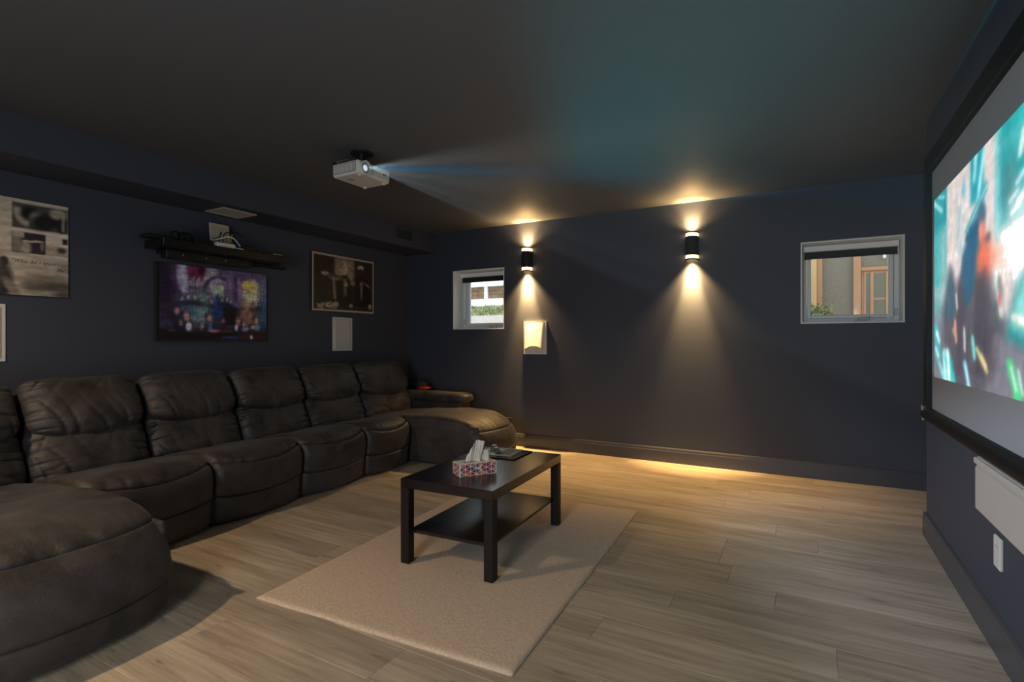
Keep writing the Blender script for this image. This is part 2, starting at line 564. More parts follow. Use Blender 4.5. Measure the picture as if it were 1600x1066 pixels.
# ---------------- windows
def window(n, W, label, lockside):
    x0, x1, z0, z1 = W
    r = empty('window_%d' % n, ((x0 + x1) / 2, YF, z0))
    tag(r, label, kind='structure')
    X = lambda v: v - (x0 + x1) / 2
    ya, yb = .001, .235          # recess, local y from the wall face
    t = .012
    h = z1 - z0
    bm = bmesh.new()
    add_box(bm, X(x0), X(x0) + t, ya, yb, 0, h)
    add_box(bm, X(x1) - t, X(x1), ya, yb, 0, h)
    add_box(bm, X(x0) + t, X(x1) - t, ya, yb, h - t, h)
    add_box(bm, X(x0) + t, X(x1) - t, ya, yb, 0, t)
    obj('reveal', bm, M['reveal'], r)
    # fixed frame
    fw = .034
    bm = bmesh.new()
    a0, a1, b0, b1 = X(x0) + t, X(x1) - t, t, h - t
    for (p, q, s, u) in ((a0, a0 + fw, b0, b1), (a1 - fw, a1, b0, b1), (a0 + fw, a1 - fw, b0, b0 + fw), (a0 + fw, a1 - fw, b1 - fw, b1)):
        add_box(bm, p, q, .20, .285, s, u, .004)
    obj('frame', bm, M['vinyl'], r)
    a0 += fw; a1 -= fw; b0 += fw; b1 -= fw
    sw = .034
    bm = bmesh.new()
    for (p, q, s, u) in ((a0, a0 + sw, b0, b1), (a1 - sw, a1, b0, b1), (a0 + sw, a1 - sw, b0, b0 + sw), (a0 + sw, a1 - sw, b1 - sw, b1)):
        add_box(bm, p + .002, q - .002, .225, .275, s + .002, u - .002, .006, 2)
    sash = obj('sash', bm, M['vinyl'], r)
    box('glass_pane', a0 + sw - .004, a1 - sw + .004, .249, .253, b0 + sw - .004, b1 - sw + .004, M['glass'], sash)
    # crank handle on the bottom rail
    bm = bmesh.new()
    cx = X(x0) + (x1 - x0) * .62
    add_box(bm, cx - .05, cx + .05, .185, .202, t + .006, t + .026, .004)
    add_tube(bm, spline([(cx - .03, .185, t + .02), (cx - .015, .172, t + .034), (cx + .02, .170, t + .036), (cx + .05, .172, t + .03)], 4), .0055)
    add_cyl(bm, (cx + .05, .172, t + .02), (cx + .05, .172, t + .045), .008, seg=10)
    obj('crank_handle', bm, M['white'], r)
    bm = bmesh.new()
    lx = X(x1) - t - .02 if lockside > 0 else X(x0) + t + .02
    add_box(bm, lx - .010, lx + .010, .186, .202, t + .05, t + .115, .004)
    add_tube(bm, [(lx, .19, t + .10), (lx - .016 * lockside, .176, t + .085), (lx - .02 * lockside, .176, t + .05)], .005)
    obj('sash_lock', bm, M['white'], r)
    return r


window(1, W1, 'small deep-set white window near the sofa corner', -1)
window(2, W2, 'small white window near the projection screen', 1)


def blind(W, label):
    x0, x1, z0, z1 = W
    c = (x0 + x1) / 2
    r = empty('roller_blind', (c, YF + .165, z1 - .115))
    tag(r, label, 'blind', 'roller blinds in the two windows')
    w = (x1 - x0) / 2 - .02
    bm = bmesh.new()
    add_box(bm, -w, w, -.036, .03, .048, .098, .008, 2)
    obj('cassette', bm, M['blindbar'], r)
    bm = bmesh.new()
    add_box(bm, -w + .008, w - .008, -.006, -.004, .002, .05)
    obj('blind_fabric', bm, M['blind'], r)
    bm = bmesh.new()
    add_box(bm, -w + .006, w - .006, -.011, .001, -.012, .006, .003)
    obj('bottom_bar', bm, M['blind'], r)
    for s in (-1, 1):
        box('bracket', s * w - (.004 if s > 0 else 0), s * w + (.004 if s < 0 else 0), -.04, .033, .04, .101, M['vinyl'], r)


blind(W1, 'rolled-up black blind with pale cassette in the window near the sofa corner')
blind(W2, 'rolled-up black blind with pale cassette in the window near the screen')

# ---------------- outside the windows
M['lawn'] = mat('lawn', (.26, .28, .13), .9, var=.5, scale=6)
M['gravel'] = mat('pale_paving', (.70, .64, .58), .9, var=.12, scale=10)
M['stucco'] = mat('grey_stucco', (.22, .19, .145), .9, var=.22, scale=45, bump=.8, bscale=90)
M['ochre'] = mat('ochre_trim', (.44, .23, .11), .7)
M['amber'] = mat('yellow_lit_render', (.60, .40, .16), .8, var=.06, scale=3)  # yellow light on the column is put into this base colour
M['pane'] = mat('dark_pane', (.16, .16, .11), .3, spec=.6)
M['bark'] = mat('brown_timber', (.20, .12, .065), .85, var=.4, scale=8)
M['post'] = mat('white_post', (.85, .83, .80), .6)
M['leaf'] = mat('leaf', (.20, .22, .07), .7, var=.4, scale=30)
M['palegrass'] = mat('pale_ground', (.80, .80, .74), .9, var=.15, scale=4)

bm = bmesh.new()
vs = [bm.verts.new(p) for p in ((-14, YF + .34, 1.22), (6, YF + .34, 1.22), (6, 8.2, 1.30), (-3.2, 8.2, 1.62), (-14, 8.2, 1.62))]
bm.faces.new(vs)
g = obj('ground', bm, M['gravel']); tag(g, 'pale paving rising outside the windows', kind='structure')
# stepped bank seen through the corner window
for (ya, yb, za, zb, m, nm, lab) in ((8.2, 9.6, 1.62, 1.90, M['lawn'], 'grass_bank', 'green grass bank beyond the corner window'),
                                     (9.6, 11.5, 1.90, 2.24, M['palegrass'], 'ground', 'pale bare ground above the grass bank')):
    bm = bmesh.new()
    n = 24
    g0 = [[None] * 2 for _ in range(n + 1)]
    for i in range(n + 1):
        x = -14 + 11 * i / n
        for j in range(2):
            yy = ya if j == 0 else yb
            g0[i][j] = bm.verts.new((x, yy + .12 * mn.noise((x * .9, yy, 3)), (za if j == 0 else zb)))
    for i in range(n):
        bm.faces.new((g0[i][0], g0[i + 1][0], g0[i + 1][1], g0[i][1]))
    bo = obj(nm, bm, m)
    if nm == 'grass_bank': tag(bo, lab, 'grass', kind='stuff')
    else: tag(bo, lab, kind='structure')
# tufts on the bank
bm = bmesh.new()
rg = random.Random(5)
for i in range(2600):
    x = rg.uniform(-9.5, -4.2); t = rg.random()
    yy = 8.2 + 1.4 * t; zz = 1.62 + .28 * t
    hgt = rg.uniform(.03, .08); a = rg.uniform(0, PI)
    dx, dy = .012 * math.cos(a), .012 * math.sin(a)
    lx, ly = rg.uniform(-.05, .05), rg.uniform(-.05, .05)
    bm.faces.new((bm.verts.new((x - dx, yy - dy, zz - .02)), bm.verts.new((x + dx, yy + dy, zz - .02)), bm.verts.new((x + lx, yy + ly, zz + hgt))))
bo = bpy.data.objects['grass_bank']
obj('grass_blades', bm, M['leaf'], bo)['kind'] = 'stuff'
# dark timber shed with white posts beyond
r = empty('timber_shed', (-6.7, 11.6, 2.24)); tag(r, 'low brown timber shed with white posts seen through the corner window', 'shed')
for k in range(3):
    box('board', -2.6, 2.4, 0, .05, .02 + k * .10, .115 + k * .10, M['bark'], r, .004)
for px in (-1.9, -.55, .55, 1.35):
    box('post', px - .05, px + .05, -.06, -.005, -.1, .33, M['post'], r, .005)
box('roof', -2.8, 2.6, -.15, 1.0, .32, .35, M['post'], r)
box('wall', -2.6, 2.4, .06, .9, -.1, .32, M['bark'], r)
# neighbouring house seen through the window near the screen
r = empty('house', (.45, 8.0, 1.2)); tag(r, 'grey stucco house wall with ochre door frame seen through the window near the screen', 'building')
X = lambda v: v - .45
box('wall', X(-1.8), X(3.2), 0, .3, -.1, 2.6, M['stucco'], r)
box('pilaster', X(-.75), X(.118), -.12, -.001, -.1, 2.6, M['amber'], r, .01)
box('corner_trim', X(.118), X(.18), -.09, -.001, -.1, 2.6, M['ochre'], r, .006)
box('door_post', X(.52), X(.60), -.07, -.001, -.1, 2.6, M['ochre'], r, .006)
box('door_header', X(.60), X(1.7), -.06, -.001, .835, .88, M['ochre'], r, .006)
d = box('door', X(.61), X(1.6), -.035, -.001, -.1, .835, M['ochre'], r)
box('door_pane', X(.655), X(.70), -.04, -.036, -.05, .80, M['pane'], d)
box('door_pane', X(.735), X(.86), -.04, -.036, .50, .80, M['pane'], d)
box('door_pane', X(.735), X(.86), -.04, -.036, -.02, .465, M['pane'], d)
for (p, q, s, u) in ((.635, .655, -.1, .82), (.70, .735, -.1, .82), (.86, .90, -.1, .82)):
    box('door_stile', X(p), X(q), -.05, -.036, s, u, M['ochre'], d, .003)
box('porch_lamp', X(.83), X(.86), -.07, -.001, .98, 1.10, M['post'], r, .006)
bm = bmesh.new()
rg = random.Random(11)
for i in range(1500):
    p = Vector((rg.gauss(-.02, .10), rg.gauss(0, .07), abs(rg.gauss(.08, .08))))
    a = Vector((rg.uniform(-1, 1), rg.uniform(-1, 1), rg.uniform(-.3, 1))).normalized() * rg.uniform(.03, .06)
    b = Vector((rg.uniform(-1, 1), rg.uniform(-1, 1), rg.uniform(-1, 1))).normalized() * .018
    bm.faces.new([bm.verts.new(q) for q in (p, p + a * .5 + b, p + a, p + a * .5 - b)])
sh = obj('shrub', bm, M['leaf'], loc=(.08, 7.55, 1.32)); tag(sh, 'low green shrub against the yellow-lit pilaster outside the window near the screen', 'shrub')
bm = bmesh.new()
for i in range(9):
    a = i * .7
    add_tube(bm, [(0, 0, -.06), (.05 * math.cos(a), .04 * math.sin(a), .06), (.13 * math.cos(a), .06 * math.sin(a), .18)], .006, 5)
obj('stem', bm, M['bark'], sh)


# ================================================================== WALL LAMPS
def dshape(w, d, n=10, inset=0.0):
    """half round outline standing off the wall: x across, y towards the room is negative"""
    pts = []
    for i in range(n + 1):
        a = PI * i / n
        pts.append(((w - inset) * math.cos(a), -(d - inset) * math.sin(a) ** .8))
    return pts


def sconce_light(name, parent, loc, up, size, blend, energy, tilt, rad):
    l = bpy.data.lights.new(name, 'SPOT')
    l.energy = energy; l.color = WARM; l.spot_size = R(size); l.spot_blend = blend; l.shadow_soft_size = rad
    o = bpy.data.objects.new(name, l); link(o, parent)
    o.location = loc
    o.rotation_euler = (R(180) + R(tilt), 0, 0) if up else (-R(tilt) * -1, 0, 0)
    if up: o.rotation_euler = (R(180) - R(tilt), 0, 0)
    else: o.rotation_euler = (R(tilt), 0, 0)
    return o


def sconce(loc, label, rz=0.0, scale=1.0):
    r = empty('wall_sconce', loc, rz)
    tag(r, label, 'wall lamp', 'up and down wall lamps')
    w, d = .058, .085
    bm = bmesh.new(); add_box(bm, -.045, .045, -.012, -.0005, -.085, .085, .004); obj('backplate', bm, M['black'], r)
    bm = bmesh.new(); add_prism(bm, dshape(w, d), -.088, .088); obj('body', bm, M['blackmatt'], r)
    for s in (-1, 1):
        # glowing band: hollow half-round shell
        bm = bmesh.new()
        zo, zi = s * .088, s * .116
        o_, i_ = dshape(w - .004, d - .004), dshape(w - .010, d - .010)
        n = len(o_)
        L = [[bm.verts.new((x, y, z)) for x, y in pts] for pts, z in ((o_, zo), (o_, zi), (i_, zi), (i_, zo))]
        for k in range(4):
            for i in range(n - 1):
                bm.faces.new((L[k][i], L[k][i + 1], L[(k + 1) % 4][i + 1], L[(k + 1) % 4][i]))
        obj('light_band', bm, M['lampglow'], r)
        bm = bmesh.new()
        z0, z1 = s * .116, s * .130
        o_, i_ = dshape(w, d), dshape(w - .007, d - .007)
        L = [[bm.verts.new((x, y, z)) for x, y in pts] for pts, z in ((o_, z0), (o_, z1), (i_, z1), (i_, z0))]
        for k in range(4):
            for i in range(n - 1):
                bm.faces.new((L[k][i], L[k][i + 1], L[(k + 1) % 4][i + 1], L[(k + 1) % 4][i]))
        obj('cap_ring', bm, M['blackmatt'], r)
    sconce_light('lamp_down', r, (0, -.046, -.105), False, 42, 1.0, SCONCE_DOWN * scale, 6, .02)
    sconce_light('lamp_down_wide', r, (0, -.046, -.125), False, 98, 1.0, SCONCE_WIDE * scale, -6, .025)
    sconce_light('lamp_up', r, (0, -.046, .105), True, 70, 1.0, SCONCE_UP * scale, 5, .02)
    sconce_light('lamp_up_wide', r, (0, -.046, .125), True, 150, 1.0, SCONCE_WIDE * .18 * scale, -8, .02)
    return r


sconce((-2.644, YF, 2.033), 'half-round black up-down wall lamp beside the corner window')
sconce((-.925, YF, 2.028), 'half-round black up-down wall lamp in the middle of the far wall')


# ================================================================== WALL SPEAKERS
def speaker(loc, rz, label, dep=.045, flat=False):
    r = empty('wall_speaker', loc, rz); tag(r, label, 'speaker', 'white wall speakers')
    w, h = .135, .177
    bm = bmesh.new()
    # picture-frame rim
    for (a, b, c, d_) in ((-w, -w + .016, -h, h), (w - .016, w, -h, h), (-w + .016, w - .016, -h, -h + .016), (-w + .016, w - .016, h - .016, h)):
        add_box(bm, a, b, -dep * .30, -.0005, c, d_)
    obj('rim', bm, M['white'], r)
    # softly bulged grille, falling away to the bottom
    bm = bmesh.new(); nx, nz = 24, 44
    V = []
    for i in range(nx + 1):
        row = []
        for j in range(nz + 1):
            a, b = -1 + 2 * i / nx, -1 + 2 * j / nz
            edge = -.94 + .34 * (1 - a * a)
            bul = (.25 + .75 * (1 - b) / 1.9) * (1 - abs(a) ** 12) if b > edge else 0.0
            if flat: bul = .55 * (1 - max(abs(a), abs(b)) ** 14)
            row.append(bm.verts.new((a * (w - .015), -dep * (.22 + .78 * max(0, min(1, bul))), b * (h - .015))))
        V.append(row)
    for i in range(nx):
        for j in range(nz):
            bm.faces.new((V[i][j], V[i + 1][j], V[i + 1][j + 1], V[i][j + 1]))
    obj('grille', bm, M['grille'], r, smooth=True)
    bm = bmesh.new(); add_box(bm, -w + .01, w - .01, -dep * .2, -.0005, -h + .01, h - .01); obj('cabinet', bm, M['white'], r)
    return r


speaker((-2.548, YF, 1.186), 0, 'white wall speaker under the wall lamp by the corner window', .070)
speaker((XL, 4.017, 1.225), R(90), 'flat white wall speaker under the right-hand poster', .022, True)
speaker((XL, 1.170, 1.203), R(90), 'flat white wall speaker under the left-hand poster', .022, True)

# ================================================================== PROJECTION SCREEN
r = empty('projection_screen', (XR, 2.5, .70)); tag(r, 'wide fixed projection screen in a black velvet frame showing a teal film scene', 'screen')
SY0, SY1 = 1.36, 3.63          # fabric
SZ0, SZ1 = .780, 2.070
ly = lambda v: v - 2.5
lz = lambda v: v - .70
xf, xb = .574 - XR, -.001
box('screen_fabric', -.020, -.018, ly(SY0 - .03), ly(SY1 + .03), lz(SZ0 - .03), lz(SZ1 + .03), M['screen'], r)
box('backing', -.017, -.001, ly(SY0 - .05), ly(SY1 + .05), lz(SZ0 - .05), lz(SZ1 + .05), M['blackmatt'], r)
fb = .085
for (a, b, c, d_) in ((SY1, SY1 + fb, SZ0 - .07, SZ1 + .095), (SY0 - fb, SY0, SZ0 - .07, SZ1 + .095), (SY0, SY1, SZ1, SZ1 + .095)):
    box('frame_bar', xf, xb, ly(a), ly(b), lz(c), lz(d_), M['velvet'], r, .006, 2)
bm = bmesh.new()
# rounded bottom bar
n = 14
prof = []
for i in range(n + 1):
    a = R(80) + R(200) * i / n
    prof.append((-.026 + .030 * math.cos(a), lz(SZ0 - .036) + .038 * math.sin(a)))
prof += [(-.001, lz(SZ0 - .072)), (-.001, lz(SZ0 - .002))]
va = [bm.verts.new((x, ly(SY0 - .02), z)) for x, z in prof]; vb = [bm.verts.new((x, ly(SY1 + fb + .02), z)) for x, z in prof]
for i in range(len(prof)):
    j = (i + 1) % len(prof); bm.faces.new((va[i], va[j], vb[j], vb[i]))
bm.faces.new(va); bm.faces.new(vb)
obj('bottom_bar', bm, M['velvet'], r)
bm = bmesh.new()
add_box(bm, -.05, -.002, ly(SY1 + fb + .02), ly(SY1 + fb + .032), lz(SZ0 - .078), lz(SZ0 + .006), .004)
add_box(bm, -.056, -.046, ly(SY1 + fb - .01), ly(SY1 + fb + .03), lz(SZ0 - .02), lz(SZ0 + .012), .003)
obj('corner_bracket', bm, M['metal'], r)

# the film frame: a blurred street scene
cv = Canvas(330, 190, (118, 116, 128))
cv.rect(-.1, .46, 1.1, 1.1, (200, 192, 188), .1)
cv.rect(-.02, .5, .145, 1.1, (20, 140, 146), .02)
cv.rect(-.02, .34, .10, .80, (92, 178, 176), .1, .7)
cv.rect(.07, .40, .155, .80, (170, 190, 190), .06, .6)
cv.line(.0, .98, .09, .90, .012, (170, 215, 215)); cv.line(.05, .99, .12, .96, .008, (170, 215, 215))
cv.rect(.15, .42, .50, 1.1, (205, 194, 190), .03)
cv.rect(.25, .62, .28, .84, (120, 178, 190), .03, .6)
cv.rect(.355, .80, .45, 1.02, (20, 146, 158), .02, .95)
cv.line(.41, .80, .45, .98, .012, (160, 215, 220)); cv.line(.385, .9, .395, 1.0, .012, (150, 210, 215))
cv.line(.33, .70, .47, .83, .018, (40, 140, 150)); cv.line(.33, .70, .47, .83, .005, (190, 215, 215))
cv.ell(.30, .90, .015, .035, (110, 170, 195), .8)
cv.rect(.475, .40, .515, 1.1, (214, 196, 190), .02)
cv.rect(.515, .35, .545, 1.1, (120, 190, 195), .02, .9)
cv.rect(.545, .62, 1.1, 1.1, (20, 148, 152), .03)
cv.ell(.72, .93, .12, .10, (60, 176, 172), 1.2, .7); cv.ell(.60, .75, .04, .10, (78, 120, 122), 1.0, .8)
cv.ell(.88, .86, .12, .16, (10, 120, 130), 1.0, .8)
cv.line(.65, .84, .665, .91, .012, (225, 240, 235)); cv.line(.635, .75, .685, .785, .010, (225, 240, 240)); cv.line(.60, .70, .635, .72, .009, (215, 235, 235)); cv.line(.64, .685, .69, .725, .011, (225, 240, 240)); cv.line(.61, .655, .66, .69, .012, (225, 235, 235))
# glare
cv.ell(.72, .52, .17, .16, (244, 240, 236), 1.2); cv.ell(.88, .50, .22, .16, (244, 240, 238), 1.0, .95)
cv.rect(.52, .30, .60, .56, (232, 218, 208), .05, .8)
# vehicle, right
cv.poly([(.585, .22), (.64, .40), (.70, .47), (1.02, .50), (1.02, .12), (.72, .16)], (16, 138, 140), .05)
cv.poly([(.60, .26), (.655, .40), (.70, .43), (.72, .30), (.66, .22)], (150, 214, 205), .04, .85)
cv.line(.64, .455, .95, .52, .012, (225, 240, 235)); cv.ell(.76, .36, .05, .09, (30, 176, 165), 1, .8)
cv.line(.70, .33, .95, .29, .015, (10, 90, 100)); cv.line(.62, .285, .70, .25, .014, (236, 236, 220)); cv.line(.72, .19, .90, .12, .012, (60, 205, 200))
cv.ell(.90, .42, .08, .05, (120, 205, 200), 1, .7)
cv.rect(.74, .24, 1.2, .72, (244, 244, 244), .14, .95)  # unseen right part of the picture whitened to throw light into the room
# blurred crowd
cv.poly([(.10, .30), (.12, .43), (.17, .58), (.20, .55), (.24, .46), (.28, .52), (.36, .66), (.40, .68), (.46, .60), (.50, .46), (.52, .30), (.53, .10), (.44, -.02), (.12, -.02)], (86, 82, 92), .05)
cv.poly([(.27, .44), (.29, .60), (.33, .66), (.345, .705), (.40, .73), (.43, .785), (.45, .77), (.455, .69), (.43, .60), (.40, .52), (.36, .40), (.30, .34)], (14, 84, 118), .03)
cv.line(.325, .665, .43, .70, .013, (12, 76, 112))
cv.ell(.435, .665, .022, .055, (226, 130, 110), .7); cv.ell(.44, .73, .025, .035, (70, 92, 108), .7)
cv.ell(.45, .54, .050, .085, (226, 106, 78), .9, .92); cv.ell(.52, .53, .030, .05, (236, 150, 120), 1.2, .7); cv.ell(.475, .62, .02, .02, (110, 84, 80), .9)
cv.poly([(.13, .34), (.155, .50), (.185, .56), (.21, .47), (.215, .30)], (40, 92, 112), .04, .8)
cv.poly([(.22, .24), (.25, .50), (.30, .50), (.34, .22), (.33, .05), (.24, .05)], (72, 66, 80), .04, .8)
cv.poly([(.37, .20), (.40, .48), (.46, .50), (.49, .24), (.47, .06), (.39, .06)], (64, 60, 72), .04, .85)
cv.poly([(.49, .24), (.53, .42), (.56, .40), (.57, .22)], (60, 70, 78), .03, .7)
cv.line(.525, .46, .555, .30, .012, (205, 215, 205)); cv.ell(.545, .36, .009, .03, (200, 50, 70), .9, .7); cv.ell(.545, .42, .012, .03, (60, 62, 72), .9, .6)
for (a, b, c, d_, w_, c_) in ((.235, .43, .245, .36, .008, (200, 205, 200)), (.225, .30, .235, .20, .010, (208, 150, 130)), (.205, .26, .235, .22, .010, (190, 150, 120)), (.305, .26, .31, .16, .008, (196, 205, 205)), (.37, .22, .385, .13, .010, (120, 220, 215)), (.40, .17, .47, .08, .010, (206, 190, 130)), (.43, .14, .46, .10, .012, (240, 214, 150))):
    cv.line(a, b, c, d_, w_, c_)
for (a, b, c, d_, w_, c_) in ((.02, .27, .05, .12, .030, (60, 178, 178)), (.03, .25, .06, .20, .012, (220, 240, 240)), (.02, .16, .05, .12, .012, (200, 240, 240)), (.12, .14, .13, .01, .022, (176, 232, 232)), (.15, .12, .20, .0, .030, (40, 190, 180)), (.15, .15, .17, .0, .014, (226, 246, 244)), (.06, .08, .11, .01, .014, (130, 214, 214)), (.31, .10, .345, -.01, .014, (110, 206, 222)), (.315, .09, .345, .0, .006, (220, 244, 248)), (.60, .12, .64, .0, .018, (60, 200, 120)), (.605, .11, .63, .03, .006, (220, 240, 230)), (.64, .10, .66, .02, .006, (200, 235, 225)), (.80, .12, .95, .03, .02, (40, 170, 160))):
    cv.line(a, b, c, d_, w_, c_, .8)
cv.noise(60, 20, .06, 13); cv.blur(3, .55); cv.noise(150, 40, .05, 3); cv.noise(30, 110, .04, 4); cv.blur(1, .6)
# near-white glare, seen and unseen, boosted so the screen lights the room more
lum = cv.a.min(axis=2)
cv.a = cv.a * (1 + .75 * np.clip((lum - .78) / .14, 0, 1) ** 1.5)[..., None]
M['film'] = attr_mat('film_picture', emit=PICTURE_GAIN)
PY1, PZ0, PW, PH = 3.565, .960, 2.0, .945
print_mesh('film_picture', cv, (-.0215, ly(PY1), lz(PZ0)), (0, -PW, 0), (0, 0, PH), M['film'], r)

# ================================================================== PROJECTOR
r = empty('projector', (-2.66, 2.64, 2.252)); tag(r, 'white ceiling-mounted projector with glowing lens', 'projector')
bm = bmesh.new(); add_box(bm, -.12, .12, -.150, .150, 0, .086, .014, 3); obj('body', bm, M['white'], r)
bm = bmesh.new(); add_box(bm, -.112, .112, -.142, .142, -.004, .001, .002); obj('bottom_cover', bm, M['white'], r)
bm = bmesh.new(); add_ring(bm, (.110, -.088, .042), (1, 0, 0), .047, .036, .022, 32); obj('lens_hood', bm, M['white'], r)
bm = bmesh.new(); add_ring(bm, (.116, -.088, .042), (1, 0, 0), .0365, .027, .010, 32); obj('lens_ring', bm, mat('lens_grey', (.30, .33, .35), .3), r)
bm = bmesh.new(); bmesh.ops.create_uvsphere(bm, u_segments=24, v_segments=12, radius=.028, matrix=Matrix.Translation((.114, -.088, .042)) @ Matrix.Diagonal((.3, 1, 1, 1))); obj('lens', bm, M['lens'], r, smooth=True)
for k in range(17):
    xx = -.100 + k * .0115
    box('vent_slat', xx, xx + .006, -.1535, -.149, .016, .072, M['white'], r)
box('vent_shade_plate', -.104, .096, -.1505, -.1495, .012, .076, mat('vent_shadow', (.16, .16, .16), .7), r)  # flat grey plate, its colour standing in for shade between the slats
for (a, b) in ((.09, -.11), (-.09, .12), (.09, .12)):
    bm = bmesh.new(); add_cyl(bm, (a, b, -.012), (a, b, -.003), .012, seg=14); obj('foot', bm, M['white'], r)
box('label_plate', -.06, -.02, -.08, -.04, -.0048, -.0038, mat('label_grey', (.35, .35, .35), .5), r)
bm = bmesh.new()
for k, (a, b) in enumerate(((.085, .012), (.098, .008), (.107, .007))):
    add_box(bm, .1195, .1208, a - b * .5, a + b * .5, .040, .050)
obj('logo', bm, M['black'], r)
bm = bmesh.new(); add_cyl(bm, (0, 0, .176), (0, 0, .1875), .075, seg=28); obj('mount_plate', bm, M['black'], r)
bm = bmesh.new(); add_cyl(bm, (0, 0, .10), (0, 0, .178), .020, seg=16); add_box(bm, -.05, .05, -.03, .03, .100, .118, .004); obj('mount_pole', bm, M['black'], r)
M['mount'] = mat('mount_metal', (.45, .36, .22), .4, metal=.8)
bm = bmesh.new(); add_box(bm, -.145, -.005, -.125, -.100, .104, .110); add_box(bm, -.145, -.120, -.125, -.06, .104, .110); add_cyl(bm, (-.105, -.112, .084), (-.105, -.112, .106), .007, seg=10); obj('mount_arm', bm, M['mount'], r)
bm = bmesh.new(); add_box(bm, -.02, .12, .08, .105, .104, .110); add_cyl(bm, (.09, .09, .084), (.09, .09, .106), .007, seg=10); obj('mount_arm', bm, M['mount'], r)
# the lamp behind the lens
LX, LY, LZ = -2.66 + .140, 2.64 - .088, 2.252 + .042
tgt = Vector((.600, (SY0 + SY1) / 2, (SZ0 + SZ1) / 2))
l = bpy.data.lights.new('projector_lamp', 'SPOT'); l.energy = BEAM_POWER; l.spot_size = R(52); l.spot_blend = .1; l.shadow_soft_size = .006
l.color = (.9, .97, 1.0)
lo = bpy.data.objects.new('projector_lamp', l); link(lo, r)
dirv = (tgt - Vector((LX, LY, LZ)))
lo.location = (LX + 2.66, LY - 2.64, LZ - 2.252)
lo.rotation_euler = dirv.to_track_quat('-Z', 'Y').to_euler()
l.use_nodes = True
nt = l.node_tree; N, L = nt.nodes, nt.links
em = N['Emission']


def nm_(op, a, b=None):
    q = N.new('ShaderNodeMath'); q.operation = op
    for k, v in enumerate((a, b)):
        if v is None: continue
        if hasattr(v, 'is_output'): L.new(v, q.inputs[k])
        else: q.inputs[k].default_value = v
    return q.outputs[0]


tc = N.new('ShaderNodeTexCoord'); sp = N.new('ShaderNodeSeparateXYZ'); L.new(tc.outputs['Normal'], sp.inputs[0])
zz_ = nm_('MULTIPLY', sp.outputs[2], -1.0)
bx = nm_('DIVIDE', nm_('DIVIDE', sp.outputs[0], zz_), .346)        # -1 .. 1 across the film panel
by = nm_('DIVIDE', nm_('DIVIDE', sp.outputs[1], zz_), .195)        # -1 .. 1 up the film panel
inside = nm_('MULTIPLY', nm_('LESS_THAN', nm_('ABSOLUTE', bx), 1.0), nm_('LESS_THAN', nm_('ABSOLUTE', by), .68))
# diagonal streaks of the film scene
st = nm_('ADD', nm_('ADD', nm_('MULTIPLY', by, -.3225), nm_('MULTIPLY', bx, -.0975)), nm_('MULTIPLY', nm_('MULTIPLY', bx, by), -.1125))
ramp = N.new('ShaderNodeValToRGB'); mr = N.new('ShaderNodeMapRange'); mr.inputs[1].default_value = -.54; mr.inputs[2].default_value = .34
L.new(st, mr.inputs[0]); L.new(mr.outputs[0], ramp.inputs[0])
e = ramp.color_ramp.elements
e[0].position = 0; e[0].color = (.55, .62, .60, 1); e[1].position = 1; e[1].color = (.10, .12, .13, 1)
for p_, c_ in ((.27, (.8, .86, .84, 1)), (.35, (.60, .68, .68, 1)), (.39, (.12, .26, .32, 1)), (.44, (.02, .38, .72, 1)), (.49, (.02, .36, .70, 1)), (.54, (.12, .20, .22, 1)), (.62, (.22, .25, .26, 1)), (.75, (.10, .12, .13, 1))):
    el = e.new(p_); el.color = c_
mk = N.new('ShaderNodeVectorMath'); mk.operation = 'SCALE'; L.new(ramp.outputs[0], mk.inputs[0]); L.new(inside, mk.inputs['Scale'])
L.new(mk.outputs[0], em.inputs['Color'])
# light straying out of the lens housing above and below the picture
l2 = bpy.data.lights.new('projector_stray_light', 'SPOT'); l2.energy = STRAY_POWER; l2.spot_size = R(124); l2.spot_blend = .5; l2.shadow_soft_size = .03
lo2 = bpy.data.objects.new('projector_stray_light', l2); link(lo2, r)
lo2.location = lo.location
lo2.rotation_euler = Vector((math.cos(R(22)), math.sin(R(22)), 0)).to_track_quat('-Z', 'Y').to_euler()
l2.use_nodes = True
nt = l2.node_tree; N, L = nt.nodes, nt.links
tc = N.new('ShaderNodeTexCoord'); sp = N.new('ShaderNodeSeparateXYZ'); L.new(tc.outputs['Normal'], sp.inputs[0])
el_ = nm_('DIVIDE', sp.outputs[1], nm_('MULTIPLY', sp.outputs[2], -1.0))
ramp = N.new('ShaderNodeValToRGB'); mr = N.new('ShaderNodeMapRange'); mr.inputs[1].default_value = -1.2; mr.inputs[2].default_value = .2
L.new(el_, mr.inputs[0]); L.new(mr.outputs[0], ramp.inputs[0]); az_ = nm_('DIVIDE', sp.outputs[0], nm_('MULTIPLY', sp.outputs[2], -1.0))
side = N.new('ShaderNodeMapRange'); side.inputs[1].default_value = -.44; side.inputs[2].default_value = -.24
L.new(az_, side.inputs[0])
side2 = N.new('ShaderNodeMapRange'); side2.inputs[1].default_value = -.85; side2.inputs[2].default_value = -.40
L.new(az_, side2.inputs[0])
up_ = nm_('MULTIPLY', nm_('GREATER_THAN', el_, 0.03), side2.outputs[0])
sm = N.new('ShaderNodeVectorMath'); sm.operation = 'SCALE'; L.new(ramp.outputs[0], sm.inputs[0]); L.new(nm_('MAXIMUM', side.outputs[0], up_), sm.inputs['Scale'])
L.new(sm.outputs[0], N['Emission'].inputs['Color'])
e = ramp.color_ramp.elements
P_ = lambda t: (t + 1.2) / 1.4
e[0].position = P_(-1.12); e[0].color = (0, 0, 0, 1); e[1].position = P_(.125); e[1].color = (0, 0, 0, 1)
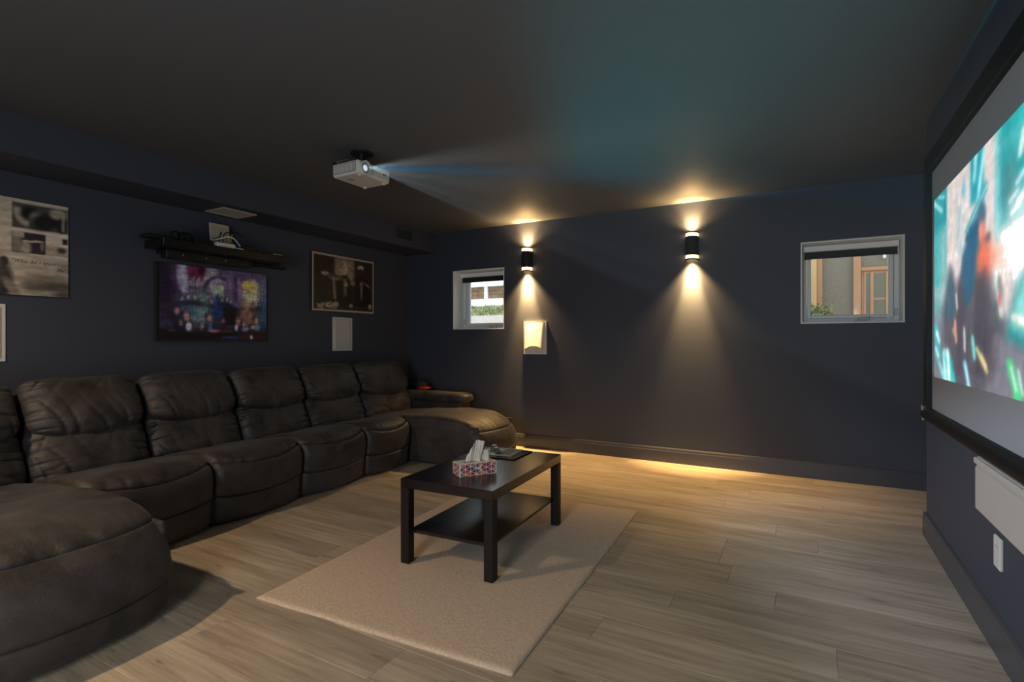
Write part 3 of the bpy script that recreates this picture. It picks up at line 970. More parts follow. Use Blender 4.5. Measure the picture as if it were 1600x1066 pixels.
for t_, c_ in ((-.88, (.72, .84, 1, 1)), (-.52, (.72, .84, 1, 1)), (-.42, (.10, .13, .15, 1)), (-.02, (.04, .10, .12, 1)), (.046, (.01, .06, .08, 1)), (.064, (.06, 3.9, 4.1, 1)), (.080, (.10, 2.4, 2.6, 1))):
    q_ = e.new(P_(t_)); q_.color = c_
# hazy air lit by the beam: a pyramid from the lens to the picture
bm = bmesh.new()
apex = Vector((LX + .002, LY, LZ))
cn = [Vector((.596, y_, z_)) for y_, z_ in ((SY1, SZ0), (SY0, SZ0), (SY0, SZ1), (SY1, SZ1))]
near = [apex + (c - apex) * .004 + Vector((0, 0, 0)) for c in cn]
farv = [apex + (c - apex) * .985 for c in cn]
a = [bm.verts.new(p) for p in near]; b = [bm.verts.new(p) for p in farv]
for i in range(4):
    j = (i + 1) % 4; bm.faces.new((a[i], a[j], b[j], b[i]))
bm.faces.new(a); bm.faces.new(b)
hm = bpy.data.materials.new('beam_haze'); hm.use_nodes = True
hn = hm.node_tree; hn.nodes.remove(hn.nodes['Principled BSDF'])
vsn = hn.nodes.new('ShaderNodeVolumeScatter'); vsn.inputs['Density'].default_value = BEAM_DENSITY; vsn.inputs['Anisotropy'].default_value = .2
hn.links.new(vsn.outputs[0], hn.nodes['Material Output'].inputs['Volume'])
hz = obj('beam_haze', bm, hm); tag(hz, 'thin haze lit by the projector beam', 'haze', kind='stuff')

# ================================================================== SOFA
th = R(3.2)
sofa = empty('sectional_sofa', (-3.70, 3.00, 0), th)
tag(sofa, 'long dark brown suede reclining sectional sofa with a chaise at each end', 'sofa')


def seg_mesh(bm, G):
    nx, ny = len(G), len(G[0])
    V = [[bm.verts.new(p) for p in row] for row in G]
    for i in range(nx - 1):
        for j in range(ny - 1):
            bm.faces.new((V[i][j], V[i + 1][j], V[i + 1][j + 1], V[i][j + 1]))
    return V


def cushion(name, v0, v1, zc, hh, ht, line_u, seed, dip=0.0, n=4.2, res=26, lean=.514, gather=1.0, top=False):
    """a stuffed pillow on the leaning back: half height hh, half thickness ht; line_u = front face at zc"""
    bm = bmesh.new()
    bmesh.ops.create_cube(bm, size=2.0)
    bmesh.ops.subdivide_edges(bm, edges=bm.edges[:], cuts=res, use_grid_fill=True)
    up = Vector((-lean, 0, 1)).normalized(); nr = Vector((up.z, 0, -up.x))
    vc, hw = (v0 + v1) / 2, (v1 - v0) / 2
    c0 = Vector((line_u, vc, zc)) - nr * ht
    for v in bm.verts:
        p = v.co
        k = (abs(p.x) ** n + abs(p.y) ** n + abs(p.z) ** n) ** (1 / n)
        a, b, c = p.x / k, p.y / k, p.z / k         # a across, b up, c front
        fr = max(0.0, c)
        bulge = (1 - abs(a) ** 4) * (1 - abs(b) ** 3)
        cc = c * (.82 + .30 * bulge) if c > 0 else c
        d = Vector((a * hw * 3.1 + seed * 7.7, b * hh * 3.1, seed * 1.3))
        if fr > .05:
            w1 = mn.noise(d * 1.5) * .012 + mn.noise(d * 5.0) * .003

            def crease(x, y, k, sd):
                r_ = max(0.0, 1 - 3.2 * abs(mn.noise((x, y, seed * 2.3 + sd))))
                return -k * r_ ** 3
            gl = math.exp(-(b + 1) / .50) * crease(a * 3.0 + b * .9, b * .5, .030, 0) * gather
            gs = math.exp(-(1 - abs(a)) / .24) * crease(b * 3.8, a * .5, .030, 5) * gather
            gt = math.exp(-(1 - b) / .40) * crease(a * 2.6 - b * .9, b * .5, .020, 9) * gather
            gl += math.exp(-(1 + b) / .12) * .008 * mn.noise((a * 9, seed, 2)) * gather
        else:
            w1 = gl = gs = gt = 0
        disp = (w1 + gl + gs + gt) * fr
        bb = b
        if dip: bb = b - dip * (1 - a * a) * max(0, -b) ** 1.5
        v.co = c0 + Vector((0, a * hw, 0)) + up * (bb * hh) + nr * (cc * ht + disp)
    return obj(name, bm, M['suede'], sofa, smooth=True)


# rear frame and platform under the seats
bm = bmesh.new(); add_box(bm, -.52, -.36, -2.84, 1.80, .03, .80, .03, 3); obj('back_frame', bm, M['suede'], sofa)
bm = bmesh.new(); add_box(bm, -.36, .47, -1.82, .80, .03, .33, .01); obj('seat_platform', bm, M['blackmatt'], sofa)

backs = [(-2.56, -1.80), (-1.79, -1.175), (-1.165, -.525), (-.515, .140), (.150, .835), (.845, 1.60)]
for i, (a, b) in enumerate(backs):
    end = i in (0, 5)
    cushion('lumbar_cushion', a, b, .530, .182, .125, -.046, i + 1.0, 0, 5.5, 56, .42, 1.0)
    cushion('head_cushion', a + .005, b - .005, .818, .166, .140, -.120, i + 11.0, .30 if not end else .46, 6.0, 56, .56, 1.0)


def profile_fn(keys):
    pts = spline([Vector((u, 0, z)) for u, z in keys], 10)
    d = [0.0]
    for p, q in zip(pts[:-1], pts[1:]): d.append(d[-1] + (q - p).length)
    T = d[-1]

    def f(s):
        s = max(0, min(T, s))
        for i in range(len(d) - 1):
            if s <= d[i + 1]:
                t = (s - d[i]) / max(1e-9, d[i + 1] - d[i])
                p = pts[i].lerp(pts[i + 1], t); tg = (pts[i + 1] - pts[i]).normalized()
                return p, Vector((-tg.z, 0, tg.x)) * 1.0     # outward: up on top, forward on the front
        return pts[-1], Vector((1, 0, 0))

    def at_z(z):
        """arc length where the front drops through z"""
        for i in range(len(d) - 1, 0, -1):
            if pts[i - 1].z >= z >= pts[i].z:
                return d[i - 1] + (d[i] - d[i - 1]) * (pts[i - 1].z - z) / max(1e-9, pts[i - 1].z - pts[i].z)
        return T
    return f, at_z, T


def swept(name, f, s0, s1, v0, v1, seed, r=.045, bow=.06, puff=.012, nt=36, nv=56, arc0=0.0, arc1=0.0, pleat=0.0, wr=1.0, thick=.05, pw=2.0):
    """padded panel between arc lengths s0 and s1 of the profile; arcs bend the seams at mid width"""
    hw = (v1 - v0) / 2; vc = (v0 + v1) / 2
    q = min(.5, r / hw)
    G = []
    outer = []
    for i in range(nv + 1):
        w = -1 + 2 * i / nv
        w = math.copysign(abs(w) ** .85, w)
        row = []
        for j in range(nt + 1):
            tau = j / nt
            sa = s0 + arc0 * (1 - w * w); sb = s1 + arc1 * (1 - w * w)
            s = sa + (sb - sa) * tau
            p, nrm = f(s)
            # fronts bow out at mid width
            front = max(0.0, nrm.x)
            off = 0.0
            k = (abs(w) - (1 - q)) / q
            if k > 0: off -= r * (1 - math.sqrt(max(0, 1 - k * k)))
            ed = min(tau, 1 - tau) * abs(sb - sa)
            if ed < .03: off -= puff * (1 - math.sqrt(max(0, 1 - (1 - ed / .03) ** 2)))
            d = Vector((s * 2.4 + seed * 5.1, w * hw * 2.4, seed))
            off += (mn.noise(d * 1.6) * .008 + mn.noise(d * 4.0) * .004) * wr
            if pleat:
                cz = max(0.0, 1 - 3.0 * abs(mn.noise((w * 4.5 + s * .8, s * 1.2, seed)))) ** 3
                off -= pleat * 2.2 * math.exp(-((1 - tau) * abs(sb - sa)) / .11) * cz * (1 - abs(w) ** 6)
            cs = max(0.0, 1 - 3.0 * abs(mn.noise((s * 11, w * .8, seed + 3)))) ** 3
            off -= .010 * wr * cs * math.exp(-(1 - abs(w)) / .10)
            pos = Vector((p.x, vc + w * hw, p.z)) + nrm * off
            pos.x -= bow * abs(w) ** pw * max(0.0, min(1.0, (p.x - .0) / .45 if p.x < .6 else 1.0)) if True else 0
            row.append(pos)
        G.append(row)
    bm = bmesh.new()
    V = seg_mesh(bm, G)
    # skirt folded inwards
    nx, ny = len(V), len(V[0])
    loop = [V[i][0] for i in range(nx)] + [V[nx - 1][j] for j in range(1, ny)] + [V[i][ny - 1] for i in range(nx - 2, -1, -1)] + [V[0][j] for j in range(ny - 2, 0, -1)]
    idx = [(i, 0) for i in range(nx)] + [(nx - 1, j) for j in range(1, ny)] + [(i, ny - 1) for i in range(nx - 2, -1, -1)] + [(0, j) for j in range(ny - 2, 0, -1)]
    inn = []
    for vtx, (i, j) in zip(loop, idx):
        s = s0 + (s1 - s0) * j / nt
        p, nrm = f(s)
        inn.append(bm.verts.new(vtx.co - nrm * thick))
    m_ = len(loop)
    for i in range(m_):
        k = (i + 1) % m_
        bm.faces.new((loop[i], loop[k], inn[k], inn[i]))
    return obj(name, bm, M['suede'], sofa, smooth=True)


# four recliner seats: seat pad, footrest panel, lower panel
skeys = [(-.12, .392), (.12, .425), (.34, .452), (.46, .442), (.535, .392), (.560, .32), (.556, .24), (.552, .19), (.548, .12), (.535, .022)]
f, at_z, T = profile_fn(skeys)
seats = [(-1.80, -1.125), (-1.115, -.450), (-.440, .215), (.225, .812)]
for i, (a, b) in enumerate(seats):
    sd = i * 3.3 + 2
    s1 = at_z(.415); s2 = at_z(.195)
    swept('seat_cushion', f, 0, s1, a, b, sd, arc1=.055, pleat=.006, bow=.05)
    swept('footrest', f, s1 + .003, s2, a, b, sd + .7, arc0=.055, bow=.05, wr=.8, r=.04, thick=.04, arc1=.02)
    swept('lower_panel', f, s2 + .004, T, a + .004, b - .004, sd + 1.4, bow=.06, wr=.7, r=.03, thick=.03, arc0=.02, nt=14)

# two chaises
ckeys = [(-.12, .400), (.25, .430), (.70, .458), (.98, .455), (1.15, .425), (1.27, .355), (1.335, .27), (1.352, .18), (1.345, .10), (1.325, .022)]
cf, cat_z, CT = profile_fn(ckeys)
for a, b, sd, side in ((.822, 1.545, 21.0, 0), (-2.60, -1.815, 35.0, 1)):
    s1 = cat_z(.385 if side else .34); s2 = cat_z(.165)
    swept('chaise_cushion', cf, 0, s1, a, b, sd, r=.055, bow=.10, nt=80, nv=56, arc1=.0, pleat=.006, thick=.06, pw=2.6, puff=.006)
    swept('chaise_front', cf, s1 + .001, s2, a, b, sd + 1, puff=.007, r=.05, bow=.10, wr=.8, thick=.05, arc1=.02, pw=2.6)
    swept('chaise_base', cf, s2 + .004, CT, a + .004, b - .004, sd + 2, r=.035, bow=.11, wr=.7, thick=.04, nt=14, arc0=.02, pw=2.6)
    for sv in (a + .018, b - .043):
        bm = bmesh.new(); add_box(bm, .46, 1.215, sv, sv + .025, .025, .385, .010, 2); obj('side_panel', bm, M['suede'], sofa, smooth=False)
    bm = bmesh.new(); add_box(bm, -.36, 1.20, a + .05, b - .05, .03, .33, .01); obj('chaise_platform', bm, M['blackmatt'], sofa)


def arm(v0, v1):
    bm = bmesh.new(); add_box(bm, -.42, .585, v0 + .025, v1 - .025, .025, .50, .025, 3); obj('arm_panel', bm, M['suede'], sofa)
    bm = bmesh.new()
    bmesh.ops.create_cube(bm, size=2.0)
    bmesh.ops.subdivide_edges(bm, edges=bm.edges[:], cuts=16, use_grid_fill=True)
    n = 3.2
    for v in bm.verts:
        p = v.co; k = (abs(p.x) ** 9 + abs(p.y) ** n + abs(p.z) ** n) ** (1 / n) if False else (abs(p.x) ** n + abs(p.y) ** n + abs(p.z) ** n) ** (1 / n)
        a, b, c = p.x / k, p.y / k, p.z / k
        x = .10 + .555 * math.copysign(abs(a) ** .55, a)
        dz = mn.noise((x * 5, b * 2, v0)) * .006
        v.co = Vector((x, (v0 + v1) / 2 + b * (v1 - v0) / 2, .535 + c * .062 + dz))
    obj('arm_pad', bm, M['suede'], sofa, smooth=True)


arm(1.555, 1.80)
arm(-2.86, -2.61)
for (u, v) in ((-.45, -2.7), (-.45, 1.68), (.45, 1.68), (.45, -2.7), (1.1, 1.2), (1.1, -2.2), (-.45, -.45), (.40, -.45)):
    bm = bmesh.new(); add_cyl(bm, (u, v, 0), (u, v, .035), .025, .03, seg=12); obj('foot', bm, M['black'], sofa)

# black and red cloth cap lying on the far arm
r = empty('cloth_cap', (-3.845, 4.735, .594), R(20)); tag(r, 'small black and red cloth bundle lying on the far sofa arm', 'cloth')
for nm, m_, c, s in (('black_cloth', M['blackmatt'], (-.01, .0, .060), (.075, .06, .045)), ('red_cloth', M['red'], (.03, -.01, .022), (.075, .065, .022))):
    bm = bmesh.new(); bmesh.ops.create_icosphere(bm, subdivisions=4, radius=1.0)
    for v in bm.verts:
        k = 1 + .25 * mn.noise(v.co * 1.7 + Vector((s[0] * 90, 3, 1))) + .12 * mn.noise(v.co * 4)
        v.co = Vector((c[0] + v.co.x * s[0] * k, c[1] + v.co.y * s[1] * k, c[2] + v.co.z * s[2] * k))
    po = obj(nm, bm, m_, r, smooth=True)
    if nm == 'red_cloth': po['label'] = 'red part of the bundle'

# ================================================================== RUG
bm = bmesh.new()
A, B_, C_ = Vector((-.879, 1.569)), Vector((-2.141, 1.486)), Vector((-.988, 3.50))
D_ = B_ + (C_ - A)
nx, ny = 90, 140
G = []
for i in range(nx + 1):
    row = []
    for j in range(ny + 1):
        s, t = i / nx, j / ny
        p = A + (B_ - A) * s + (C_ - A) * t
        p += Vector((.006 * mn.noise((s * 3, t * 6, 1)) if s in (0, 1) else 0, .006 * mn.noise((s * 5, t, 2)) if t in (0, 1) else 0))
        e_ = min(min(s, 1 - s) * 1.26, min(t, 1 - t) * 1.93)
        z = .0135 - .007 * max(0, 1 - e_ / .02) ** 2 + .0014 * mn.noise((p.x * 55, p.y * 55, 0)) + .0008 * mn.noise((p.x * 120, p.y * 120, 4))
        row.append(Vector((p.x, p.y, z)))
    G.append(row)
V = seg_mesh(bm, G)
nx_, ny_ = len(V), len(V[0])
loop = [V[i][0] for i in range(nx_)] + [V[nx_ - 1][j] for j in range(1, ny_)] + [V[i][ny_ - 1] for i in range(nx_ - 2, -1, -1)] + [V[0][j] for j in range(ny_ - 2, 0, -1)]
lo_ = [bm.verts.new((v.co.x, v.co.y, .0005)) for v in loop]
for i in range(len(loop)):
    k = (i + 1) % len(loop); bm.faces.new((loop[i], loop[k], lo_[k], lo_[i]))
bm.faces.new(lo_)
tag(obj('area_rug', bm, M['rug'], smooth=True), 'plain beige low-pile rug under the coffee table', 'rug')

# ================================================================== COFFEE TABLE
TR = R(3.3)
tab = empty('coffee_table', (-1.5735, 2.535, .0158), TR)
tag(tab, 'low black-brown wooden coffee table with a lower shelf on the rug', 'table')
TW, TL, TH = .268, .450, .432
bm = bmesh.new(); add_box(bm, -TW, TW, -TL, TL, TH - .048, TH, .002); obj('tabletop', bm, M['wood'], tab)
for sx in (-1, 1):
    for sy in (-1, 1):
        x0, x1 = (TW - .05, TW) if sx > 0 else (-TW, -TW + .05)
        y0, y1 = (TL - .05, TL) if sy > 0 else (-TL, -TL + .05)
        box('leg', x0 + .0004, x1 - .0004, y0 + .0004, y1 - .0004, 0, TH - .0485, M['woodedge'], tab, .0015)
bm = bmesh.new(); add_box(bm, -TW + .03, TW - .03, -TL + .035, TL - .035, .150, .166, .0015); obj('shelf', bm, M['wood'], tab)
TT = .0158 + TH          # tabletop height

# tissue box
tb = empty('tissue_box', (-1.537, 2.338, TT + .0004), R(56.5))
tag(tb, 'open tissue box printed with colourful triangles on the coffee table', 'tissue box')
bw, bd, bh = .105, .050, .066     # half length along local x, half depth, height
bm = bmesh.new()
add_box(bm, -bw, bw, -bd, bd, 0, bh, .001)
obj('carton', bm, M['card'], tb)
pal = [(150, 36, 62), (186, 72, 60), (96, 96, 90), (120, 34, 84), (60, 82, 84), (190, 150, 110), (84, 40, 72), (200, 92, 70), (150, 140, 128), (110, 118, 112), (186, 44, 76), (206, 190, 170)]


def tri_print(name, L0, Hh, fn, seed):
    rg = random.Random(seed)
    verts, faces, cols = [], [], []
    nx = max(2, int(round(L0 / .029))); cw = L0 / nx; chh = Hh / 2.5
    for i in range(nx):
        for j in range(-1, 4):
            oy = (j - (.5 if i % 2 else 0)) * chh
            for t in (((0, 0), (1, .5), (0, 1)), ((1, .5), (1, 1.5), (0, 1))):
                P = [((i + a) * cw, oy + b * chh) for a, b in t]
                cx = sum(p[0] for p in P) / 3; cy = sum(p[1] for p in P) / 3
                Q = [(cx + (p[0] - cx) * .84, cy + (p[1] - cy) * .84) for p in P]
                if i % 2:
                    pass
                Q = [(x, min(max(y_, .001), Hh - .001)) for x, y_ in Q]
                if max(q[1] for q in Q) - min(q[1] for q in Q) < .003: continue
                b0 = len(verts); verts += [fn(x, y_) for x, y_ in Q]; faces.append((b0, b0 + 1, b0 + 2))
                c = s2l(tuple(v / 255. for v in rg.choice(pal))); cols += [(*c, 1)] * 3
    me = bpy.data.meshes.new(name); me.from_pydata(verts, [], faces)
    ca = me.color_attributes.new('Col', 'FLOAT_COLOR', 'POINT')
    ca.data.foreach_set('color', np.array(cols, dtype=np.float32).ravel())
    me.materials.append(M['print'])
    return link(bpy.data.objects.new(name, me), tb)


M['print'] = attr_mat('printed_paper', rough=.45)
tri_print('printed_pattern', 2 * bw - .006, bh, lambda x, z: (-bw + .003 + x, -bd - .0006, z), 1)
tri_print('printed_pattern', 2 * bd - .006, bh, lambda x, z: (-bw - .0006, bd - .003 - x, z), 2)
tri_print('printed_pattern', 2 * bd - .006, bh, lambda x, z: (bw + .0006, -bd + .003 + x, z), 3)
# slot and pulled-up tissue
bm = bmesh.new()
out = [(.068 * math.cos(2 * PI * i / 24), .022 * math.sin(2 * PI * i / 24)) for i in range(24)]
add_prism(bm, out, bh - .0004, bh + .0006); obj('opening', bm, mat('slot_grey', (.25, .23, .21), .8), tb)
bm = bmesh.new()
G = []
nu, nz = 44, 22
for i in range(nu + 1):
    s = -1 + 2 * i / nu
    row = []
    for j in range(nz + 1):
        t = j / nz
        hgt = .112 * (1 - .25 * (s - .35) ** 2 - (.30 if s < -.3 else 0) * ((-.3 - s) if s < -.3 else 0))
        x = s * (.040 + .022 * t - .012 * t * t) - .012 + .022 * t
        yv = .009 * math.sin(s * 5.0 + 1) * (.35 + .65 * t) + .0022 * math.sin(s * 19 + 2 * t) + .004 * (1 - t) * s
        row.append(Vector((x, yv, bh - .004 + hgt * t + .002 * math.sin(s * 9) * t)))
    G.append(row)
seg_mesh(bm, G)
to = obj('tissue', bm, M['tissue'], tb, smooth=True)
bm = bmesh.new()
G = [[Vector((-.02 + .10 * i / 14 + .012 * j / 8, -.010 + .012 * math.sin(i * .9) + .03 * j / 8 - .005, bh + (.012 + .078 * (i / 14) ** .6) * (j / 8) * (1 - .45 * i / 14))) for j in range(9)] for i in range(15)]
seg_mesh(bm, G); obj('tissue_fold', bm, M['tissue'], tb, smooth=True)

# tablet folder, magazine and remotes on the table
r = empty('tablet', (-1.655, 2.826, TT + .0003), R(2)); tag(r, 'flat black tablet lying at the far end of the coffee table', 'tablet')
bm = bmesh.new(); add_box(bm, -.150, .150, -.128, .128, 0, .009, .003, 2); obj('case', bm, M['black'], r)
box('screen_glass', -.138, .138, -.116, .116, .0091, .0096, mat('tablet_glass', (.012, .013, .015), .06, spec=.8), r)
r = empty('magazine', (-1.672, 2.838, TT + .0102), R(5)); tag(r, 'glossy grey and white magazine lying on the black tablet', 'magazine')
box('pages', -.112, .112, -.10, .10, 0, .004, M['card'], r)
cv = Canvas(60, 50, (150, 155, 160))
cv.ell(.3, .6, .3, .25, (215, 218, 220), .8); cv.rect(.55, .1, .95, .5, (88, 96, 108), .05); cv.ell(.75, .7, .2, .15, (60, 62, 66), .8); cv.rect(.05, .05, .5, .25, (205, 205, 206), .03); cv.noise(10, 9, .2, 8)
print_mesh('cover', cv, (-.112, -.10, .0042), (.224, 0, 0), (0, .20, 0), M['print'], r)
for k, (x, y_, a, lab) in enumerate(((-1.735, 2.860, 118, 'slim silver remote control on the magazine, nearer the sofa'), (-1.675, 2.800, 128, 'chunky silver remote control on the magazine, nearer the tissue box'))):
    r = empty('remote_control', (x, y_, TT + .0148), R(a)); tag(r, lab, 'remote', 'remote controls on the magazine')
    bm = bmesh.new(); add_box(bm, -.070, .070, -.019, .019, 0, .016, .006, 3); obj('body', bm, mat('remote_grey', (.13, .13, .14), .3, metal=.4), r)
    bm = bmesh.new()
    for i in range(5):
        for j in range(3):
            add_cyl(bm, (-.05 + i * .018, -.010 + j * .010, .0155), (-.05 + i * .018, -.010 + j * .010, .0185), .0034, seg=8)
    obj('button', bm, M['black'], r)['kind'] = 'stuff'
    bm = bmesh.new(); add_cyl(bm, (.045, 0, .0155), (.045, 0, .019), .014, seg=20); obj('control_ring', bm, M['metal'], r)

# ================================================================== POSTERS
M['poster'] = attr_mat('poster_print', rough=.45, spec=.35)


def board(name, y0, y1, z0, z1, cv, label, cat, thick=.018):
    r = empty(name, (XL, (y0 + y1) / 2, z0)); tag(r, label, cat)
    c = (y0 + y1) / 2
    box('backing_board', .001, thick, y0 - c, y1 - c, 0, z1 - z0, M['board'], r, .001)
    print_mesh('print', cv, (thick + .0006, y0 - c + .002, .002), (0, y1 - y0 - .004, 0), (0, 0, z1 - z0 - .004), M['poster'], r)
    return r


# left: monochrome photo montage (only its right half is in view)
cv = Canvas(150, 104, (176, 166, 152))
S = lambda u: .62 + u * .38        # right part of the sheet, u measured from the frame edge of the picture
cv.rect(S(.17), .70, 1.0, .96, (70, 66, 62), .006)
cv.ell(S(.30), .82, .035, .10, (150, 142, 130), .5, rot=.3); cv.ell(S(.42), .86, .05, .07, (24, 22, 22), .6); cv.ell(S(.52), .82, .04, .07, (120, 112, 104), .8); cv.ell(S(.66), .80, .07, .10, (30, 28, 28), .6, rot=-.6); cv.ell(S(.84), .90, .05, .06, (150, 142, 126), .6); cv.ell(S(.90), .78, .03, .08, (26, 24, 24), .5); cv.rect(S(.90), .72, S(.94), .90, (160, 154, 140), .02)
cv.rect(S(.17), .43, 1.0, .69, (190, 180, 166), .006)
cv.rect(S(.17), .44, S(.65), .66, (44, 40, 44), .006); cv.rect(S(.17), .44, S(.30), .60, (120, 112, 104), .02); cv.rect(S(.17), .60, S(.34), .67, (160, 152, 140), .01); cv.ell(S(.36), .50, .03, .07, (150, 140, 128), .7); cv.line(S(.34), .565, S(.60), .58, .010, (170, 162, 148)); cv.ell(S(.60), .53, .012, .05, (110, 100, 96), .6)
cv.rect(S(.66), .44, S(1.0), .55, (150, 140, 128), .008); cv.ell(S(.90), .51, .025, .03, (60, 56, 56), .7); cv.rect(S(.91), .58, S(.99), .64, (40, 38, 36), .01)
cv.rect(S(.40), .0, 1.1, .42, (150, 140, 128), .1, .55)
cv.ell(S(.70), .18, .14, .05, (104, 96, 88), 1.2, .8); cv.ell(S(.85), .10, .16, .05, (62, 56, 52), 1.0, .85); cv.ell(S(.45), .10, .06, .06, (92, 86, 78), 1.2, .8); cv.ell(S(.95), .30, .05, .05, (110, 102, 94), 1.2, .6); cv.ell(S(.75), .02, .12, .03, (140, 132, 120), 1.0, .8); cv.ell(S(.92), .02, .05, .03, (40, 36, 34), 1.0, .7)
# soft dark abstract mass at the sheet's middle
cv.ell(S(.02), .14, .06, .20, (46, 42, 40), .6); cv.ell(S(.06), .34, .022, .05, (38, 34, 34), .5); cv.ell(S(.16), .08, .03, .10, (120, 112, 100), .7, rot=.35); cv.ell(.40, .30, .20, .30, (120, 112, 104), 1.0, .8); cv.ell(.25, .45, .10, .2, (60, 56, 54), 1, .8)
cv.noise(30, 40, .08, 1); cv.noise(6, 50, .08, 2)
cv.a = np.clip(cv.a * 1.14, 0, 1)
p1 = board('poster', .712, 1.622, 1.440, 2.049, cv, 'black and white photo montage poster at the left end of the wall', 'poster', .012)
M['ink'] = mat('printing_ink', (.05, .045, .045), .7)


def lettering(body, y_, z, size, width, parent, spacing=1.0, shear=.25):
    cu = bpy.data.curves.new('lettering', 'FONT'); cu.body = body; cu.size = size; cu.space_character = spacing; cu.shear = shear
    cu.extrude = .0002; cu.resolution_u = 2
    tmp = bpy.data.objects.new('lettering_curve', cu); COL.objects.link(tmp)
    dg = bpy.context.evaluated_depsgraph_get()
    me = bpy.data.meshes.new_from_object(tmp.evaluated_get(dg))
    me.materials.clear(); me.materials.append(M['ink'])
    bpy.data.objects.remove(tmp)
    xs = [v.co.x for v in me.vertices]; k = width / (max(xs) - min(xs)); x0 = min(xs)
    for v in me.vertices: v.co.x = (v.co.x - x0) * k
    o = bpy.data.objects.new('lettering', me); link(o, parent)
    o.location = (.0134, y_, z); o.rotation_euler = (R(90), 0, R(90))
    return o


pc = (.712 + 1.622) / 2
lettering('"Who do I trust?', 1.335 - pc, .205, .032, .232, p1, 1.25)
lettering('Me"', 1.560 - pc, .166, .034, .050, p1, 1.1)

# middle: violet-blue painterly canvas, a generic vaulted hall
cv = Canvas(220, 142, (52, 48, 72))
cv.rect(-.1, .45, 1.1, 1.1, (86, 74, 104), .2)
cv.ell(.05, .75, .14, .40, (34, 26, 46), .8); cv.ell(.16, .86, .05, .2, (60, 44, 78), .8)
cv.ell(.205, .86, .045, .18, (146, 144, 170), .6); cv.ell(.22, .76, .03, .14, (160, 160, 184), .7)
cv.ell(.33, .93, .08, .12, (92, 36, 66), .7); cv.ell(.37, .95, .03, .08, (50, 14, 30), .7)
for i in range(9):
    cv.line(.265 + i * .016, .74, .27 + i * .016, .80 + .03 * (i % 3), .008, (150 + 8 * (i % 3), 136, 150), .6, asp=1.5)
cv.ell(.46, .84, .06, .16, (150, 152, 150), .7); cv.ell(.52, .72, .05, .14, (160, 172, 150), .8)
for i in range(14):
    a = .4 + i * .12
    cv.line(.43 + .012 * i, .96 - .01 * i, .47 + .008 * i, .74 + .005 * i, .006, (176, 172, 182) if i % 2 else (92, 82, 112), .7, asp=1.5)
for (cx, rx_, col) in ((.52, .13, (70, 52, 86)), (.845, .115, (112, 98, 126))):
    for w_ in (0.0, .018):
        pts = [(cx + (rx_ + w_) * math.cos(a), .60 + (.28 + w_) * math.sin(a)) for a in [PI * k / 14 for k in range(15)]]
        for p, q in zip(pts[:-1], pts[1:]): cv.line(*p, *q, .012, col, .6, asp=1.5)
cv.rect(.60, .52, .66, .92, (110, 92, 128), .03); cv.rect(.665, .52, .70, .92, (64, 48, 78), .03); cv.rect(.70, .55, .73, .90, (128, 110, 140), .02)
cv.ell(.84, .66, .09, .22, (168, 168, 140), .6); cv.ell(.82, .80, .07, .06, (214, 170, 92), 1.0); cv.ell(.79, .82, .04, .04, (230, 176, 84), .9)
cv.rect(.93, .30, 1.0, .95, (92, 104, 124), .05, .8); cv.ell(.97, .40, .06, .2, (38, 82, 112), 1.0, .9)
cv.ell(.36, .42, .10, .26, (98, 122, 126), .9); cv.ell(.25, .45, .05, .14, (74, 106, 130), .9, rot=.5)
cv.poly([(.47, .30), (.49, .62), (.515, .67), (.55, .55), (.58, .28)], (28, 56, 104), .03)
cv.rect(.56, .22, .73, .48, (26, 16, 28), .02); cv.rect(.57, .48, .73, .56, (66, 76, 116), .03)
cv.ell(.80, .36, .09, .18, (140, 104, 84), 1.0, .8)
cv.rect(.0, .0, 1.0, .16, (20, 14, 18), .08); cv.rect(.10, .125, .98, .15, (96, 62, 58), .02, .9); cv.rect(.70, .03, .96, .12, (66, 34, 24), .05, .9)
rg = random.Random(4)
for (x, y_, w_, h_, c) in ((.20, .56, .018, .035, (206, 190, 200)), (.25, .575, .018, .035, (196, 180, 190)), (.305, .58, .018, .035, (206, 190, 196)), (.36, .55, .016, .03, (150, 160, 170)), (.45, .545, .018, .035, (190, 168, 168)), (.55, .575, .016, .035, (200, 180, 180)), (.595, .58, .016, .035, (200, 178, 176)), (.63, .555, .017, .035, (190, 160, 158)), (.86, .53, .018, .035, (186, 160, 140)), (.925, .54, .016, .03, (140, 150, 170)),
                           (.155, .39, .028, .055, (190, 146, 150)), (.235, .33, .034, .07, (196, 152, 156)), (.43, .31, .032, .07, (186, 140, 136)), (.365, .20, .024, .05, (176, 140, 140)), (.70, .28, .030, .07, (184, 136, 132)), (.76, .25, .022, .05, (186, 142, 140)), (.885, .29, .030, .065, (190, 146, 132)), (.85, .20, .03, .04, (196, 156, 140)), (.19, .24, .024, .045, (150, 118, 118)), (.56, .28, .02, .04, (150, 112, 118))):
    cv.ell(x, y_ + h_ * .25, w_, h_, (26, 22, 34), .8, .9); cv.ell(x, y_ - h_ * 1.9, w_ * 2.2, h_ * 1.2, (24, 25, 40), 1.0, .7); cv.ell(x + w_ * .2, y_, w_ * .7, h_ * .85, c, 1.0, .9)
cv.ell(.26, .19, .026, .06, (176, 170, 200), .5); cv.ell(.445, .19, .02, .06, (70, 96, 150), .6); cv.ell(.69, .19, .016, .045, (196, 196, 210), .5); cv.ell(.78, .17, .04, .03, (110, 130, 160), .8); cv.ell(.9, .2, .03, .05, (110, 126, 160), .8); cv.ell(.48, .14, .05, .02, (170, 136, 150), .8)
for i in range(7): cv.line(.56 + i * .022, .045, .575 + i * .022, .055, .01, (40, 80, 140), .8, asp=1.5)
cv.ell(.84, .055, .012, .03, (206, 200, 196), .5)
cv.blur(2, .6)
